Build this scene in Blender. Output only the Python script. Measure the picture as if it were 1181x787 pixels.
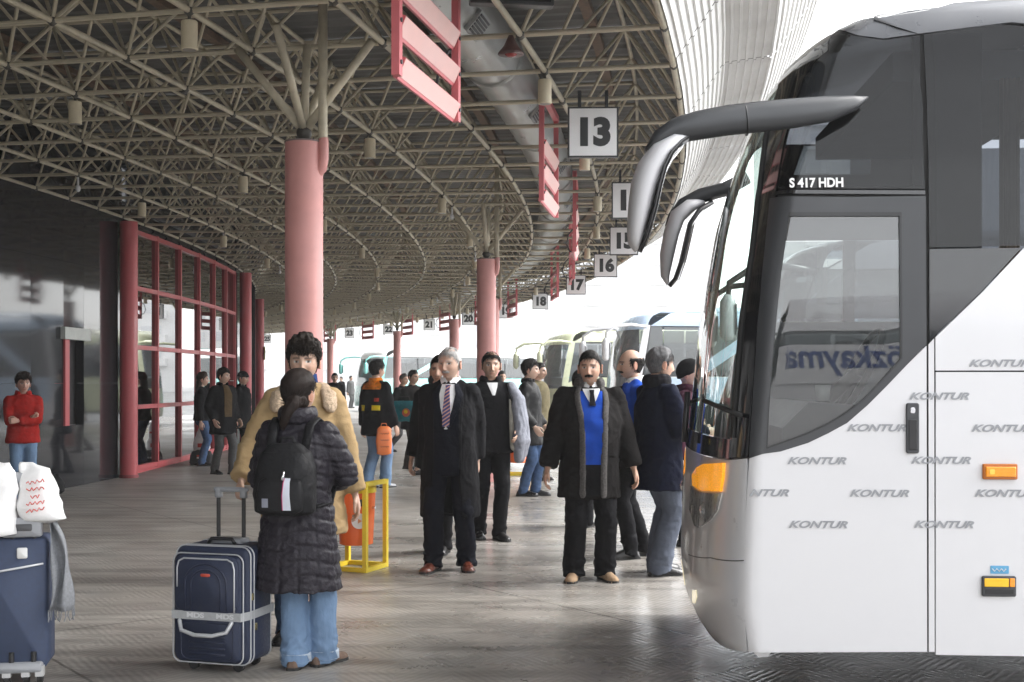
import bpy, bmesh, math, random
import numpy as np
from mathutils import Vector, Matrix, noise, Euler
from mathutils.geometry import delaunay_2d_cdt
from mathutils.bvhtree import BVHTree
random.seed(7); np.random.seed(7)
for o in list(bpy.data.objects): bpy.data.objects.remove(o)
SC = bpy.context.scene
COL = SC.collection
R = math.radians
# ---------------------------------------------------------------- camera
F, H0, CU, HV = 1400.0, 1.52, 590.5, 439.0      # focal length in photo pixels, eye height, optical axis, horizon row
cd = bpy.data.cameras.new('camera'); cam = bpy.data.objects.new('camera', cd); COL.objects.link(cam)
cam.location = (0, 0, H0); cam.rotation_euler = (R(90), 0, 0)
cd.sensor_width = 36; cd.lens = 36*F/1181; cd.shift_y = (HV-393.5)/1181; cd.clip_end = 3000
SC.camera = cam
# ---------------------------------------------------------------- sky, sun, exposure (bright overcast winter day)
SUN_EL, SUN_AZ = R(40), R(75)
W = bpy.data.worlds.new('World'); SC.world = W; W.use_nodes = True
nt = W.node_tree; bg = nt.nodes['Background']
sk = nt.nodes.new('ShaderNodeTexSky'); sk.sky_type = 'NISHITA'; sk.sun_disc = False
sk.sun_elevation = SUN_EL; sk.sun_rotation = SUN_AZ; sk.air_density = 1.0; sk.dust_density = 1.2; sk.ozone_density = 1.0
hs = nt.nodes.new('ShaderNodeHueSaturation'); hs.inputs['Saturation'].default_value = 0.12
nt.links.new(sk.outputs[0], hs.inputs['Color']); nt.links.new(hs.outputs[0], bg.inputs[0]); bg.inputs[1].default_value = 0.15
sd = bpy.data.lights.new('sun', 'SUN'); so = bpy.data.objects.new('sun', sd); COL.objects.link(so)
sd.energy = 1.1; sd.angle = R(40); sd.color = (1.0, 0.97, 0.93)
sdir = Vector((math.sin(SUN_AZ)*math.cos(SUN_EL), math.cos(SUN_AZ)*math.cos(SUN_EL), math.sin(SUN_EL)))
so.rotation_euler = sdir.to_track_quat('Z', 'Y').to_euler(); so.location = (30, -30, 40)
SC.view_settings.view_transform = 'Standard'; SC.view_settings.look = 'None'
SC.view_settings.exposure = 2.3; SC.view_settings.gamma = 1.0; SC.view_settings.use_curve_mapping = False
SC.render.engine = 'CYCLES'
cy = SC.cycles
cy.use_denoising = True; cy.max_bounces = 7; cy.diffuse_bounces = 4; cy.glossy_bounces = 4; cy.transmission_bounces = 6
cy.transparent_max_bounces = 14; cy.volume_bounces = 1; cy.caustics_reflective = False; cy.caustics_refractive = False
cy.sample_clamp_indirect = 6.0; cy.blur_glossy = 0.6; cy.volume_step_rate = 4.0
# ---------------------------------------------------------------- helpers
def px(u, v, Y): return Vector(((u-CU)/F*Y, Y, H0-(v-HV)/F*Y))
def gpos(u, v, z=0.0):
    Y = F*(H0-z)/(v-HV); return Vector(((u-CU)/F*Y, Y, z))
class MB:
    def __init__(s): s.v = []; s.f = []
    def add(s, vs, fs):
        o = len(s.v); s.v += [tuple(v) for v in vs]; s.f += [tuple(i+o for i in f) for f in fs]; return s
    def box(s, c, d, M=None):
        x, y, z = d[0]/2, d[1]/2, d[2]/2
        vs = [Vector((a*x, b*y, e*z)) for a in (-1, 1) for b in (-1, 1) for e in (-1, 1)]
        if M: vs = [M @ v for v in vs]
        c = Vector(c); vs = [v+c for v in vs]
        return s.add(vs, [(0,1,3,2),(4,6,7,5),(0,4,5,1),(2,3,7,6),(0,2,6,4),(1,5,7,3)])
    def loft(s, rings, caps=True, closed=True):
        n = len(rings[0]); o = len(s.v); fs = []
        for i in range(len(rings)-1):
            for j in range(n if closed else n-1):
                k = (j+1) % n
                fs.append((i*n+j, i*n+k, (i+1)*n+k, (i+1)*n+j))
        if caps: fs.append(tuple(range(n-1, -1, -1))); fs.append(tuple((len(rings)-1)*n+j for j in range(n)))
        return s.add([p for r in rings for p in r], fs)
    def tube(s, pts, rad, n=8, rnd=False, flat=None, caps=True):
        pts = [Vector(p) for p in pts]
        if not hasattr(rad, '__len__'): rad = [rad]*len(pts)
        if rnd:
            d0 = (pts[0]-pts[1]).normalized(); d1 = (pts[-1]-pts[-2]).normalized()
            pts = [pts[0]+d0*rad[0]*.98, pts[0]+d0*rad[0]*.7]+pts+[pts[-1]+d1*rad[-1]*.7, pts[-1]+d1*rad[-1]*.98]
            rad = [rad[0]*.2, rad[0]*.72]+list(rad)+[rad[-1]*.72, rad[-1]*.2]
        t = (pts[1]-pts[0]).normalized()
        a = Vector((0,0,1)) if abs(t.z) < .9 else Vector((0,1,0))
        nx = t.cross(a).normalized(); rings = []
        for i, p in enumerate(pts):
            if i == 0: d = pts[1]-pts[0]
            elif i == len(pts)-1: d = pts[-1]-pts[-2]
            else: d = (pts[i+1]-pts[i]).normalized()+(pts[i]-pts[i-1]).normalized()
            d = d.normalized(); nx = (nx-d*nx.dot(d)).normalized(); ny = d.cross(nx)
            fx, fy = flat if flat else (1, 1)
            rings.append([p+nx*rad[i]*fx*math.cos(2*math.pi*k/n)+ny*rad[i]*fy*math.sin(2*math.pi*k/n) for k in range(n)])
        return s.loft(rings, caps)
    def ell(s, c, r, n=12, m=8, M=None):
        rings = []; c = Vector(c)
        for i in range(m+1):
            a = -math.pi/2+math.pi*(i+.08*(1 if i == 0 else -1 if i == m else 0))/m
            ring = [Vector((r[0]*math.cos(a)*math.cos(2*math.pi*k/n), r[1]*math.cos(a)*math.sin(2*math.pi*k/n), r[2]*math.sin(a))) for k in range(n)]
            if M: ring = [M @ p for p in ring]
            rings.append([p+c for p in ring])
        return s.loft(rings)
    def cyl(s, p0, p1, r, n=16, bev=0):
        p0, p1 = Vector(p0), Vector(p1)
        if not bev: return s.tube([p0, p1], r, n)
        d = (p1-p0).normalized()*bev
        return s.tube([p0, p0+d, p1-d, p1], [r-bev, r, r, r-bev], n)
    def rbox(s, c, d, r, bev=.006, M=None, k=4):
        # rounded rectangle in x,z extruded along y with a bevelled rim
        c = Vector(c)
        def prof(hw, hh, rr):
            out = []
            for cx, cz, a0 in ((1,1,0),(-1,1,90),(-1,-1,180),(1,-1,270)):
                for i in range(k+1):
                    a = R(a0+90*i/k); out.append((cx*(hw-rr)+rr*math.cos(a), cz*(hh-rr)+rr*math.sin(a)))
            return out
        rings = []
        for y, ins in ((-d[1]/2, bev), (-d[1]/2+bev, 0), (d[1]/2-bev, 0), (d[1]/2, bev)):
            rg = [Vector((x, y, z)) for x, z in prof(d[0]/2-ins, d[2]/2-ins, max(r-ins, .001))]
            if M: rg = [M @ p for p in rg]
            rings.append([p+c for p in rg])
        return s.loft([list(reversed(q)) for q in rings])
    def build(s, name, mat, parent=None, smooth=False, M=None, angle=None):
        me = bpy.data.meshes.new(name); me.from_pydata([tuple(v) for v in s.v], [], s.f)
        if M is not None: me.transform(M)
        me.validate()
        return mobj(name, me, mat, parent, smooth, angle)
def fix_normals(me):
    bm = bmesh.new(); bm.from_mesh(me); bmesh.ops.recalc_face_normals(bm, faces=bm.faces); bm.to_mesh(me); bm.free()
def mobj(name, me, mat, parent=None, smooth=False, angle=None):
    if mat is not None and not me.materials: me.materials.append(mat)
    if smooth or angle:
        me.polygons.foreach_set('use_smooth', [True]*len(me.polygons))
        if angle:
            bm = bmesh.new(); bm.from_mesh(me); bmesh.ops.recalc_face_normals(bm, faces=bm.faces)
            for e in bm.edges:
                if len(e.link_faces) == 2 and e.calc_face_angle(0) > R(angle): e.smooth = False
            bm.to_mesh(me); bm.free()
    o = bpy.data.objects.new(name, me); COL.objects.link(o)
    if parent: o.parent = parent
    return o
def inst(name, me, M, parent=None):
    o = bpy.data.objects.new(name, me); COL.objects.link(o); o.matrix_local = M
    if parent: o.parent = parent
    return o
def thing(name, label, cat, loc=(0,0,0), rz=0, group=None):
    o = bpy.data.objects.new(name, None); COL.objects.link(o); o.empty_display_size = .2
    o.location = loc; o.rotation_euler = (0, 0, rz); return tag(o, label, cat, group)
def tag(o, label, cat, group=None):
    o['label'] = label; o['category'] = cat
    if group: o['group'] = group
    return o
def struct(o): o['kind'] = 'structure'; return o
# ---------------------------------------------------------------- materials
MATS = {}
def mat(name, col, rough=.5, metal=0, var=.12, vs=6, bump=0, bs=80, rvar=.1, spec=.5, coat=0, stretch=(1,1,1), attr=None, sss=0, dirt=0, emit=0):
    if name in MATS: return MATS[name]
    m = bpy.data.materials.new(name); m.use_nodes = True; N = m.node_tree; L = N.links; b = N.nodes['Principled BSDF']
    tc = N.nodes.new('ShaderNodeTexCoord'); mp = N.nodes.new('ShaderNodeMapping'); mp.inputs['Scale'].default_value = stretch
    L.new(tc.outputs['Object'], mp.inputs[0])
    nz = N.nodes.new('ShaderNodeTexNoise'); nz.inputs['Scale'].default_value = vs; nz.inputs['Detail'].default_value = 6; nz.inputs['Roughness'].default_value = .62
    L.new(mp.outputs[0], nz.inputs[0])
    mr = N.nodes.new('ShaderNodeMapRange'); mr.inputs[1].default_value = .28; mr.inputs[2].default_value = .72
    mr.inputs[3].default_value = 1-var; mr.inputs[4].default_value = 1+var; L.new(nz.outputs[0], mr.inputs[0])
    mx = N.nodes.new('ShaderNodeMix'); mx.data_type = 'RGBA'; mx.blend_type = 'MULTIPLY'; mx.inputs['Factor'].default_value = 1
    if attr:
        at = N.nodes.new('ShaderNodeAttribute'); at.attribute_name = attr; L.new(at.outputs['Color'], mx.inputs['A'])
    else: mx.inputs['A'].default_value = (*col, 1)
    L.new(mr.outputs[0], mx.inputs['B']); out = mx.outputs['Result']
    if dirt:
        n2 = N.nodes.new('ShaderNodeTexNoise'); n2.inputs['Scale'].default_value = 1.7; n2.inputs['Detail'].default_value = 8; L.new(mp.outputs[0], n2.inputs[0])
        r2 = N.nodes.new('ShaderNodeMapRange'); r2.inputs[1].default_value = .5; r2.inputs[2].default_value = .75; r2.inputs[4].default_value = dirt; L.new(n2.outputs[0], r2.inputs[0])
        m2 = N.nodes.new('ShaderNodeMix'); m2.data_type = 'RGBA'; L.new(r2.outputs[0], m2.inputs['Factor']); L.new(out, m2.inputs['A']); m2.inputs['B'].default_value = (.09, .075, .055, 1); out = m2.outputs['Result']
    L.new(out, b.inputs['Base Color'])
    rr = N.nodes.new('ShaderNodeMapRange'); rr.inputs[1].default_value = .3; rr.inputs[2].default_value = .7
    rr.inputs[3].default_value = max(rough-rvar, .02); rr.inputs[4].default_value = min(rough+rvar, 1); L.new(nz.outputs[0], rr.inputs[0]); L.new(rr.outputs[0], b.inputs['Roughness'])
    b.inputs['Metallic'].default_value = metal; b.inputs['Specular IOR Level'].default_value = spec; b.inputs['Coat Weight'].default_value = coat; b.inputs['Coat Roughness'].default_value = .08
    if sss: b.inputs['Subsurface Weight'].default_value = sss; b.inputs['Subsurface Radius'].default_value = (.012, .005, .003); b.inputs['Subsurface Scale'].default_value = 1
    if bump:
        n3 = N.nodes.new('ShaderNodeTexNoise'); n3.inputs['Scale'].default_value = bs; n3.inputs['Detail'].default_value = 3; L.new(mp.outputs[0], n3.inputs[0])
        bp = N.nodes.new('ShaderNodeBump'); bp.inputs['Strength'].default_value = bump; bp.inputs['Distance'].default_value = .01; L.new(n3.outputs[0], bp.inputs['Height']); L.new(bp.outputs[0], b.inputs['Normal'])
    if emit: L.new(out, b.inputs['Emission Color']); b.inputs['Emission Strength'].default_value = emit
    MATS[name] = m; return m
def glass(name, tint, refl=1.0, rough=.02, haze=0.0, hazecol=(.5,.5,.5), ior=1.5):
    if name in MATS: return MATS[name]
    m = bpy.data.materials.new(name); m.use_nodes = True; N = m.node_tree; L = N.links; N.nodes.remove(N.nodes['Principled BSDF'])
    out = N.nodes['Material Output']
    tr = N.nodes.new('ShaderNodeBsdfTransparent'); tr.inputs[0].default_value = (*tint, 1)
    gl = N.nodes.new('ShaderNodeBsdfGlossy'); gl.inputs['Color'].default_value = (refl, refl, refl, 1); gl.inputs['Roughness'].default_value = rough
    fr = N.nodes.new('ShaderNodeFresnel'); fr.inputs[0].default_value = ior
    df = N.nodes.new('ShaderNodeBsdfDiffuse'); df.inputs[0].default_value = (*hazecol, 1)
    mh = N.nodes.new('ShaderNodeMixShader'); mh.inputs[0].default_value = haze; L.new(tr.outputs[0], mh.inputs[1]); L.new(df.outputs[0], mh.inputs[2])
    mx = N.nodes.new('ShaderNodeMixShader'); L.new(fr.outputs[0], mx.inputs[0]); L.new(mh.outputs[0], mx.inputs[1]); L.new(gl.outputs[0], mx.inputs[2])
    L.new(mx.outputs[0], out.inputs[0]); MATS[name] = m; return m
STEEL = mat('cream_steel', (.56,.51,.39), .5, 0, .2, 9, rvar=.12, dirt=.5)
NODE = mat('dark_node', (.09,.085,.075), .5, .3)
PINK = mat('pink_column_paint', (.66,.31,.29), .5, 0, .10, 3, dirt=.22)
RED = mat('red_column_paint', (.50,.09,.10), .42, 0, .08, 3)
PINKP = mat('pink_frame_paint', (.66,.16,.18), .45, 0, .08, 6)
PINKB = mat('pale_pink_board', (.80,.50,.47), .5, 0, .06, 5)
WHITE = mat('white_paint', (.78,.78,.77), .45, 0, .05)
BLACK = mat('black_plastic', (.018,.018,.02), .4, 0, .1)
DARKG = mat('dark_grey', (.07,.07,.075), .5)
RUBBER = mat('rubber', (.02,.02,.02), .8)
CHROME = mat('chrome', (.75,.75,.77), .15, 1, .03)
def text_mesh(txt, size, bold=0, shear=0, ext=0, sx=1):
    c = bpy.data.curves.new('t', 'FONT'); c.body = txt; c.size = size; c.offset = bold; c.shear = shear; c.extrude = ext
    c.align_x = 'CENTER'; c.align_y = 'CENTER'; c.resolution_u = 4
    o = bpy.data.objects.new('t', c); TMP.collection.objects.link(o); TMP.view_layers[0].update()
    me = bpy.data.meshes.new_from_object(o.evaluated_get(TMP.view_layers[0].depsgraph)); bpy.data.objects.remove(o); bpy.data.curves.remove(c)
    me.materials.clear()
    if sx != 1: me.transform(Matrix.Diagonal((sx, 1, 1, 1)))
    return me
TMP = bpy.data.scenes.new('tmp')
# ================================================================ the round terminal: everything is set out from its centre
CX, CY = -65.25, 22.5
RW, RC, RS, RE = 59.2, 65.0, 67.0, 67.75        # wall, columns, signs, outer truss ring
ZC = 4.10                                       # lower chord of the space frame
def pol(r, a, z=0.0): return Vector((CX+r*math.cos(a), CY+r*math.sin(a), z))
def ang_from_u(u, r):                            # far crossing of a sight line with a ring
    k = (u-CU)/F; A = 1+k*k; B = -2*(k*CX+CY); C = CX*CX+CY*CY-r*r
    Y = (-B+math.sqrt(B*B-4*A*C))/(2*A); return math.asin((Y-CY)/r)
def Mpol(r, a, z, rot=0): return Matrix.Translation(pol(r, a, z)) @ Matrix.Rotation(a+rot, 4, 'Z')
# ---------------------------------------------------------------- ground
def floor_mat():
    m = bpy.data.materials.new('wet_ribbed_stone'); m.use_nodes = True; N = m.node_tree; L = N.links; b = N.nodes['Principled BSDF']
    geo = N.nodes.new('ShaderNodeNewGeometry')
    def nz(sc, det=6, ro=.6, st=(1,1,1), rot=0):
        mp = N.nodes.new('ShaderNodeMapping'); mp.inputs['Scale'].default_value = st; mp.inputs['Rotation'].default_value[2] = rot; L.new(geo.outputs['Position'], mp.inputs[0])
        n = N.nodes.new('ShaderNodeTexNoise'); n.inputs['Scale'].default_value = sc; n.inputs['Detail'].default_value = det; n.inputs['Roughness'].default_value = ro; L.new(mp.outputs[0], n.inputs[0]); return n
    def rng(x, a, b_, c, d):
        r = N.nodes.new('ShaderNodeMapRange'); r.inputs[1].default_value = a; r.inputs[2].default_value = b_; r.inputs[3].default_value = c; r.inputs[4].default_value = d; L.new(x, r.inputs[0]); return r.outputs[0]
    def math_(op, x, y):
        q = N.nodes.new('ShaderNodeMath'); q.operation = op
        for i, k in enumerate((x, y)):
            if isinstance(k, (int, float)): q.inputs[i].default_value = k
            else: L.new(k, q.inputs[i])
        return q.outputs[0]
    big = nz(.35, 7, .62); mid = nz(2.2, 6, .65, (1,1,1)); streak = nz(3.0, 6, .68, (.22, 1.7, 1), R(18)); fine = nz(55, 3, .6)
    c1 = N.nodes.new('ShaderNodeMix'); c1.data_type = 'RGBA'; c1.inputs['A'].default_value = (.27,.245,.215,1); c1.inputs['B'].default_value = (.46,.44,.41,1); L.new(rng(big.outputs[0], .35, .65, 0, 1), c1.inputs['Factor'])
    c2 = N.nodes.new('ShaderNodeMix'); c2.data_type = 'RGBA'; c2.blend_type = 'MULTIPLY'; c2.inputs['Factor'].default_value = 1; L.new(c1.outputs['Result'], c2.inputs['A'])
    L.new(math_('MULTIPLY', rng(streak.outputs[0], .38, .56, .62, 1.06), rng(mid.outputs[0], .3, .7, .82, 1.12)), c2.inputs['B'])
    # diagonal herringbone ribbing: two families of fine ridges that alternate by block
    def wave(rot, sc):
        mp = N.nodes.new('ShaderNodeMapping'); mp.inputs['Rotation'].default_value[2] = rot; L.new(geo.outputs['Position'], mp.inputs[0])
        w = N.nodes.new('ShaderNodeTexWave'); w.inputs['Scale'].default_value = sc; w.inputs['Distortion'].default_value = 1.6; w.inputs['Detail'].default_value = 2; w.inputs['Detail Scale'].default_value = 2; L.new(mp.outputs[0], w.inputs[0]); return w.outputs[0]
    wa, wb = wave(R(38), 7.5), wave(R(-32), 7.5)
    ck = N.nodes.new('ShaderNodeTexChecker'); ck.inputs['Scale'].default_value = 3.3; L.new(geo.outputs['Position'], ck.inputs[0])
    sel = N.nodes.new('ShaderNodeMix'); sel.data_type = 'FLOAT'; L.new(ck.outputs['Fac'], sel.inputs['Factor']); L.new(wa, sel.inputs['A']); L.new(wb, sel.inputs['B'])
    # slab joints every 2.2 m, set diagonally
    mpj = N.nodes.new('ShaderNodeMapping'); mpj.inputs['Rotation'].default_value[2] = R(52); L.new(geo.outputs['Position'], mpj.inputs[0])
    sx = N.nodes.new('ShaderNodeSeparateXYZ'); L.new(mpj.outputs[0], sx.inputs[0])
    def joint(o):
        p = math_('PINGPONG', math_('ADD', o, 100.3), 1.6); return math_('LESS_THAN', p, .009)
    jt = math_('MAXIMUM', joint(sx.outputs[0]), joint(sx.outputs[1]))
    c3 = N.nodes.new('ShaderNodeMix'); c3.data_type = 'RGBA'; L.new(math_('MULTIPLY', jt, .65), c3.inputs['Factor']); L.new(c2.outputs['Result'], c3.inputs['A']); c3.inputs['B'].default_value = (.05,.045,.04,1)
    c4 = N.nodes.new('ShaderNodeMix'); c4.data_type = 'RGBA'; c4.blend_type = 'MULTIPLY'; c4.inputs['Factor'].default_value = 1; L.new(c3.outputs['Result'], c4.inputs['A']); L.new(rng(sel.outputs[0], 0, 1, .84, 1.06), c4.inputs['B'])
    L.new(c4.outputs['Result'], b.inputs['Base Color'])
    sp = N.nodes.new('ShaderNodeSeparateXYZ'); L.new(geo.outputs['Position'], sp.inputs[0])
    wet = math_('ADD', rng(sp.outputs[0], -4.5, 1.2, 0, .75), rng(big.outputs[0], .4, .65, -.15, .35))   # tracked-in rain: wetter towards the open side
    wetc = math_('MINIMUM', math_('MAXIMUM', wet, 0), 1)
    ro = math_('ADD', rng(wetc, 0, 1, .46, .11), rng(mid.outputs[0], .3, .7, -.05, .12)); L.new(math_('MAXIMUM', ro, .07), b.inputs['Roughness'])
    b.inputs['Specular IOR Level'].default_value = .75
    h = math_('ADD', math_('MULTIPLY', sel.outputs[0], .5), math_('MULTIPLY', fine.outputs[0], .35)); h = math_('SUBTRACT', h, math_('MULTIPLY', jt, 1.5)); h = math_('ADD', h, math_('MULTIPLY', mid.outputs[0], 2.0))
    bp = N.nodes.new('ShaderNodeBump'); bp.inputs['Distance'].default_value = .004; bp.inputs['Strength'].default_value = .42; L.new(h, bp.inputs['Height']); L.new(bp.outputs[0], b.inputs['Normal'])
    return m
ASPH = mat('wet_concrete_apron', (.20,.20,.195), .38, 0, .25, .6, bump=.3, bs=40, rvar=.15)
g = MB(); g.add([(-230,-230,-.004),(230,-230,-.004),(230,270,-.004),(-230,270,-.004)], [(0,1,2,3)])
struct(g.build('ground', ASPH))
fl = MB(); na = 120; rr = [RW-6, RW, 62, 65, 68, 71, 74]; A0, A1 = R(-52), R(66)
ring = [[pol(r, A0+(A1-A0)*i/na, 0) for r in rr] for i in range(na+1)]
fl.loft(ring, caps=False, closed=False); struct(fl.build('concourse_floor', floor_mat()))
# ---------------------------------------------------------------- canopy: space frame, roof deck, fascia
can = thing('terminal_canopy', 'curved space frame canopy of cream steel tubes with white ribbed edge over the concourse', 'canopy', (0,0,0))
DA = 1.1/RE; T0, T1 = R(-20), R(52); NT = int((T1-T0)/DA)
rad = [RW+i*(RE-RW)/8 for i in range(9)]; ZT = ZC+.80
angs = [T0+i*DA for i in range(NT+1)]; tangs = [T0+(i+.5)*DA for i in range(NT)]
for r in rad:
    m = MB(); m.tube([pol(r, a, ZC) for a in angs], .024 if r < RE-.1 else .03, 8); m.build('ring_chord', STEEL, can, True)
rtop = [(rad[i]+rad[i+1])/2 for i in range(8)]
for r in rtop:
    m = MB(); m.tube([pol(r, a, ZT) for a in tangs], .022, 6); m.build('upper_ring_chord', STEEL, can, True)
bar = MB(); bar.tube([(0,0,0),(1,0,0)], 1, 8); barme = bar.build('tmp', STEEL, None, True).data
bpy.data.objects.remove(bpy.data.objects['tmp'])
def barM(p, q, r):
    d = q-p; l = d.length; x = d/l; y = x.cross(Vector((0,0,1))); y = Vector((0,1,0)) if y.length < 1e-4 else y.normalized(); z = x.cross(y)
    M = Matrix(((x.x*l, y.x*r, z.x*r, p.x), (x.y*l, y.y*r, z.y*r, p.y), (x.z*l, y.z*r, z.z*r, p.z), (0,0,0,1))); return M
for a in angs: inst('radial_bar', barme, barM(pol(RW, a, ZC), pol(RE+.02, a, ZC), .021), can)
for a in tangs: inst('upper_radial_bar', barme, barM(pol(rtop[0], a, ZT), pol(rtop[-1], a, ZT), .02), can)
webs = []
for i, a in enumerate(tangs):
    for k, r in enumerate(rtop):
        if k == 6: continue                                  # the duct runs through this bay of the frame
        for aa in (angs[i], angs[i+1]):
            for r2 in (rad[k], rad[k+1]): webs.append((pol(r2, aa, ZC), pol(r, a, ZT)))
def seen(w):
    m = (w[0]+w[1])/2
    if m.y < 2: return 1e6
    u, v = CU+F*m.x/m.y, HV-F*(m.z-H0)/m.y
    return m.y if -60 < u < 1000 and v > -70 else 1e5+m.y
webs.sort(key=seen)
for p, q in webs[:300]: inst('web_strut', barme, barM(p, q, .0155), can)
st = MB()
for p, q in webs[300:]: st.tube([p, q], .016, 5, caps=False)
o = st.build('far_web_struts', STEEL, can, True); o['kind'] = 'stuff'
nd = MB(); cr = [Vector((math.cos(R(60*k)), math.sin(R(60*k)), 0)) for k in range(6)]
for a in angs:
    for r in rad:
        c = pol(r, a, ZC); nd.loft([[c+q*.012+Vector((0,0,-.04)) for q in cr], [c+q*.042+Vector((0,0,-.012)) for q in cr], [c+q*.042+Vector((0,0,.012)) for q in cr], [c+q*.012+Vector((0,0,.04)) for q in cr]])
o = nd.build('node_joints', NODE, can, True); o['kind'] = 'stuff'
DECK = mat('grey_roof_deck', (.14,.14,.135), .6, .2, .25, 1.5, dirt=.5)
dk_a = [R(-50)+i*2*DA for i in range(int((R(66)-R(-50))/(2*DA)))]
for a in dk_a:                                               # one ribbed deck sheet per double bay
    m = MB(); prof = []; n = 30
    for i in range(n+1):
        t = a+2*DA*i/n*.998; z = ZT+.10+(.03 if i % 3 == 1 else 0)
        prof.append([pol(RW-.3, t, z), pol(63.5, t, z), pol(RE+.9, t, z)])
    m.loft(prof, caps=False, closed=False); m.build('roof_deck_sheet', DECK, can)
# deep perforated purlins under the deck
PUR = mat('rusty_purlin', (.16,.11,.075), .7, 0, .4, 14)
for r in (61.0, 63.1, 65.2, 66.9):
    m = MB()
    for i in range(NT):
        a, b = angs[i], angs[i+1]
        m.loft([[pol(r-.05, t, ZT+.02), pol(r+.05, t, ZT+.02), pol(r+.05, t, ZT+.09), pol(r-.05, t, ZT+.09)] for t in (a, b)])
    m.build('purlin', PUR, can)
# fascia: white ribbed metal in three folds
FAS = mat('white_ribbed_metal', (.70,.70,.69), .45, .0, .06, 3, dirt=.2)
sect = [(RE+.035, ZC-.02), (RE+.40, ZC+.50), (RE+.86, ZC+.55), (RE+1.30, ZC+1.15), (RE+1.36, ZC+1.5)]
pts = []
for (r0, z0), (r1, z1) in zip(sect, sect[1:]):
    L_ = math.hypot(r1-r0, z1-z0); n = max(1, round(L_/.082)); dr, dz = (r1-r0)/L_, (z1-z0)/L_; nr, nzz = dz, -dr
    for i in range(n):
        for t, h in ((0, 0), (.62, 0), (.68, .017), (.94, .017)):
            s_ = (i+t)*L_/n; pts.append((r0+dr*s_+nr*h, z0+dz*s_+nzz*h))
pts.append(sect[-1])
for i, a in enumerate([R(-50)+j*2*DA for j in range(int((R(66)-R(-50))/(2*DA)))]):
    off = (i*7 % 5)*.0015
    m = MB(); m.loft([[pol(r+off, a+2*DA*t, z) for r, z in pts] for t in (.004, .5, .996)], caps=False, closed=False); m.build('fascia_panel', FAS, can)
    m = MB(); m.loft([[pol(r-.02, a+2*DA*t, z+.02) for r, z in sect] for t in (-.03, .03)], caps=False, closed=False); m.build('fascia_seam_backing', DARKG, can)
# ---------------------------------------------------------------- columns
ORD = ['nearest', 'second nearest', 'third', 'fourth', 'fifth', 'sixth']
def canopy_column(a, label):
    t = thing('canopy_column', label, 'column', pol(RC, a), a, 'pink columns carrying the canopy')
    m = MB(); m.cyl((0,0,0), (0,0,3.34), .145, 36); m.build('shaft', PINK, t, angle=40)
    m = MB(); m.cyl((0,0,3.34), (0,0,3.352), .15, 36); m.build('cap_plate', mat('grey_cap', (.2,.16,.15), .6), t, angle=40)
    m = MB(); m.ell((0,0,3.42), (.06,.06,.06)); m.cyl((0,0,3.35),(0,0,3.40),.03,10); m.build('bearing_ball', NODE, t, True)
    for dx, dy in ((.55,.0),(-.55,.0),(0,.55),(0,-.55),(.02,.01)):
        m = MB(); m.tube([(0,0,3.43),(dx,dy,ZC)], .032, 10); m.build('strut', STEEL, t, True)
    m = MB(); m.tube([(.16,-.02,4.85),(.16,-.02,3.42),(.165,-.02,3.34)], .036, 12); m.build('drain_pipe', STEEL, t, True)
    m = MB(); m.tube([(.165,-.02,3.36),(.165,-.02,3.22),(.15,-.015,3.14),(.10,-.005,3.10)], .04, 12, rnd=True); m.build('pipe_elbow', PINK, t, True)
c0 = math.asin((9.33-CY)/RC); dC = 9.05/RC
lab = ['pale pink round steel column nearest the camera behind the couple with the suitcase',
       'pink round column behind the person with the steel grey jacket',
       'pink round column in the gap just left of bay sign nineteen, hidden by a nearer column',
       'slim far pink column below bay sign twenty in front of the teal bus',
       'farthest slim pink column under bay sign twenty two, by the nose of the teal bus',
       'distant pink column beside bay sign twenty three']
for i in range(6): canopy_column(c0+i*dC, lab[i])
# ---------------------------------------------------------------- terminal building
bld = thing('terminal_building', 'curved terminal building clad in polished dark granite with red framed glazing', 'building', (0,0,0))
def granite():
    m = mat('polished_granite', (.022,.023,.027), .06, 0, .5, 90, rvar=.02, spec=.5); return m
GR = granite(); GR2 = mat('granite_plinth', (.075,.075,.08), .3, 0, .4, 90)
aw = lambda Y: math.asin((Y-CY)/RW)
a_gl0, a_gl1 = aw(19.35), aw(27.4)
def wall_tiles(a0, a1, z0=0.0, skip=None):
    n = max(1, round((a1-a0)*RW/1.2)); zs = [z0, .62, 1.48, 2.34, 3.2, 4.06, 4.98]
    for i in range(n):
        p, q = a0+(a1-a0)*i/n, a0+(a1-a0)*(i+1)/n; e = .0016/RW
        for j in range(len(zs)-1):
            if skip and skip(i, j): continue
            off = ((i*5+j*3) % 4)*.0007
            m = MB(); m.loft([[pol(RW-.12, t, zs[j]+.0015), pol(RW+off, t, zs[j]+.0015), pol(RW+off, t, zs[j+1]-.0015), pol(RW-.12, t, zs[j+1]-.0015)] for t in (p+e, q-e)])
            m.build('granite_slab', GR, bld)
wall_tiles(R(-48), aw(15.2)); wall_tiles(aw(15.2), aw(17.05))
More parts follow.
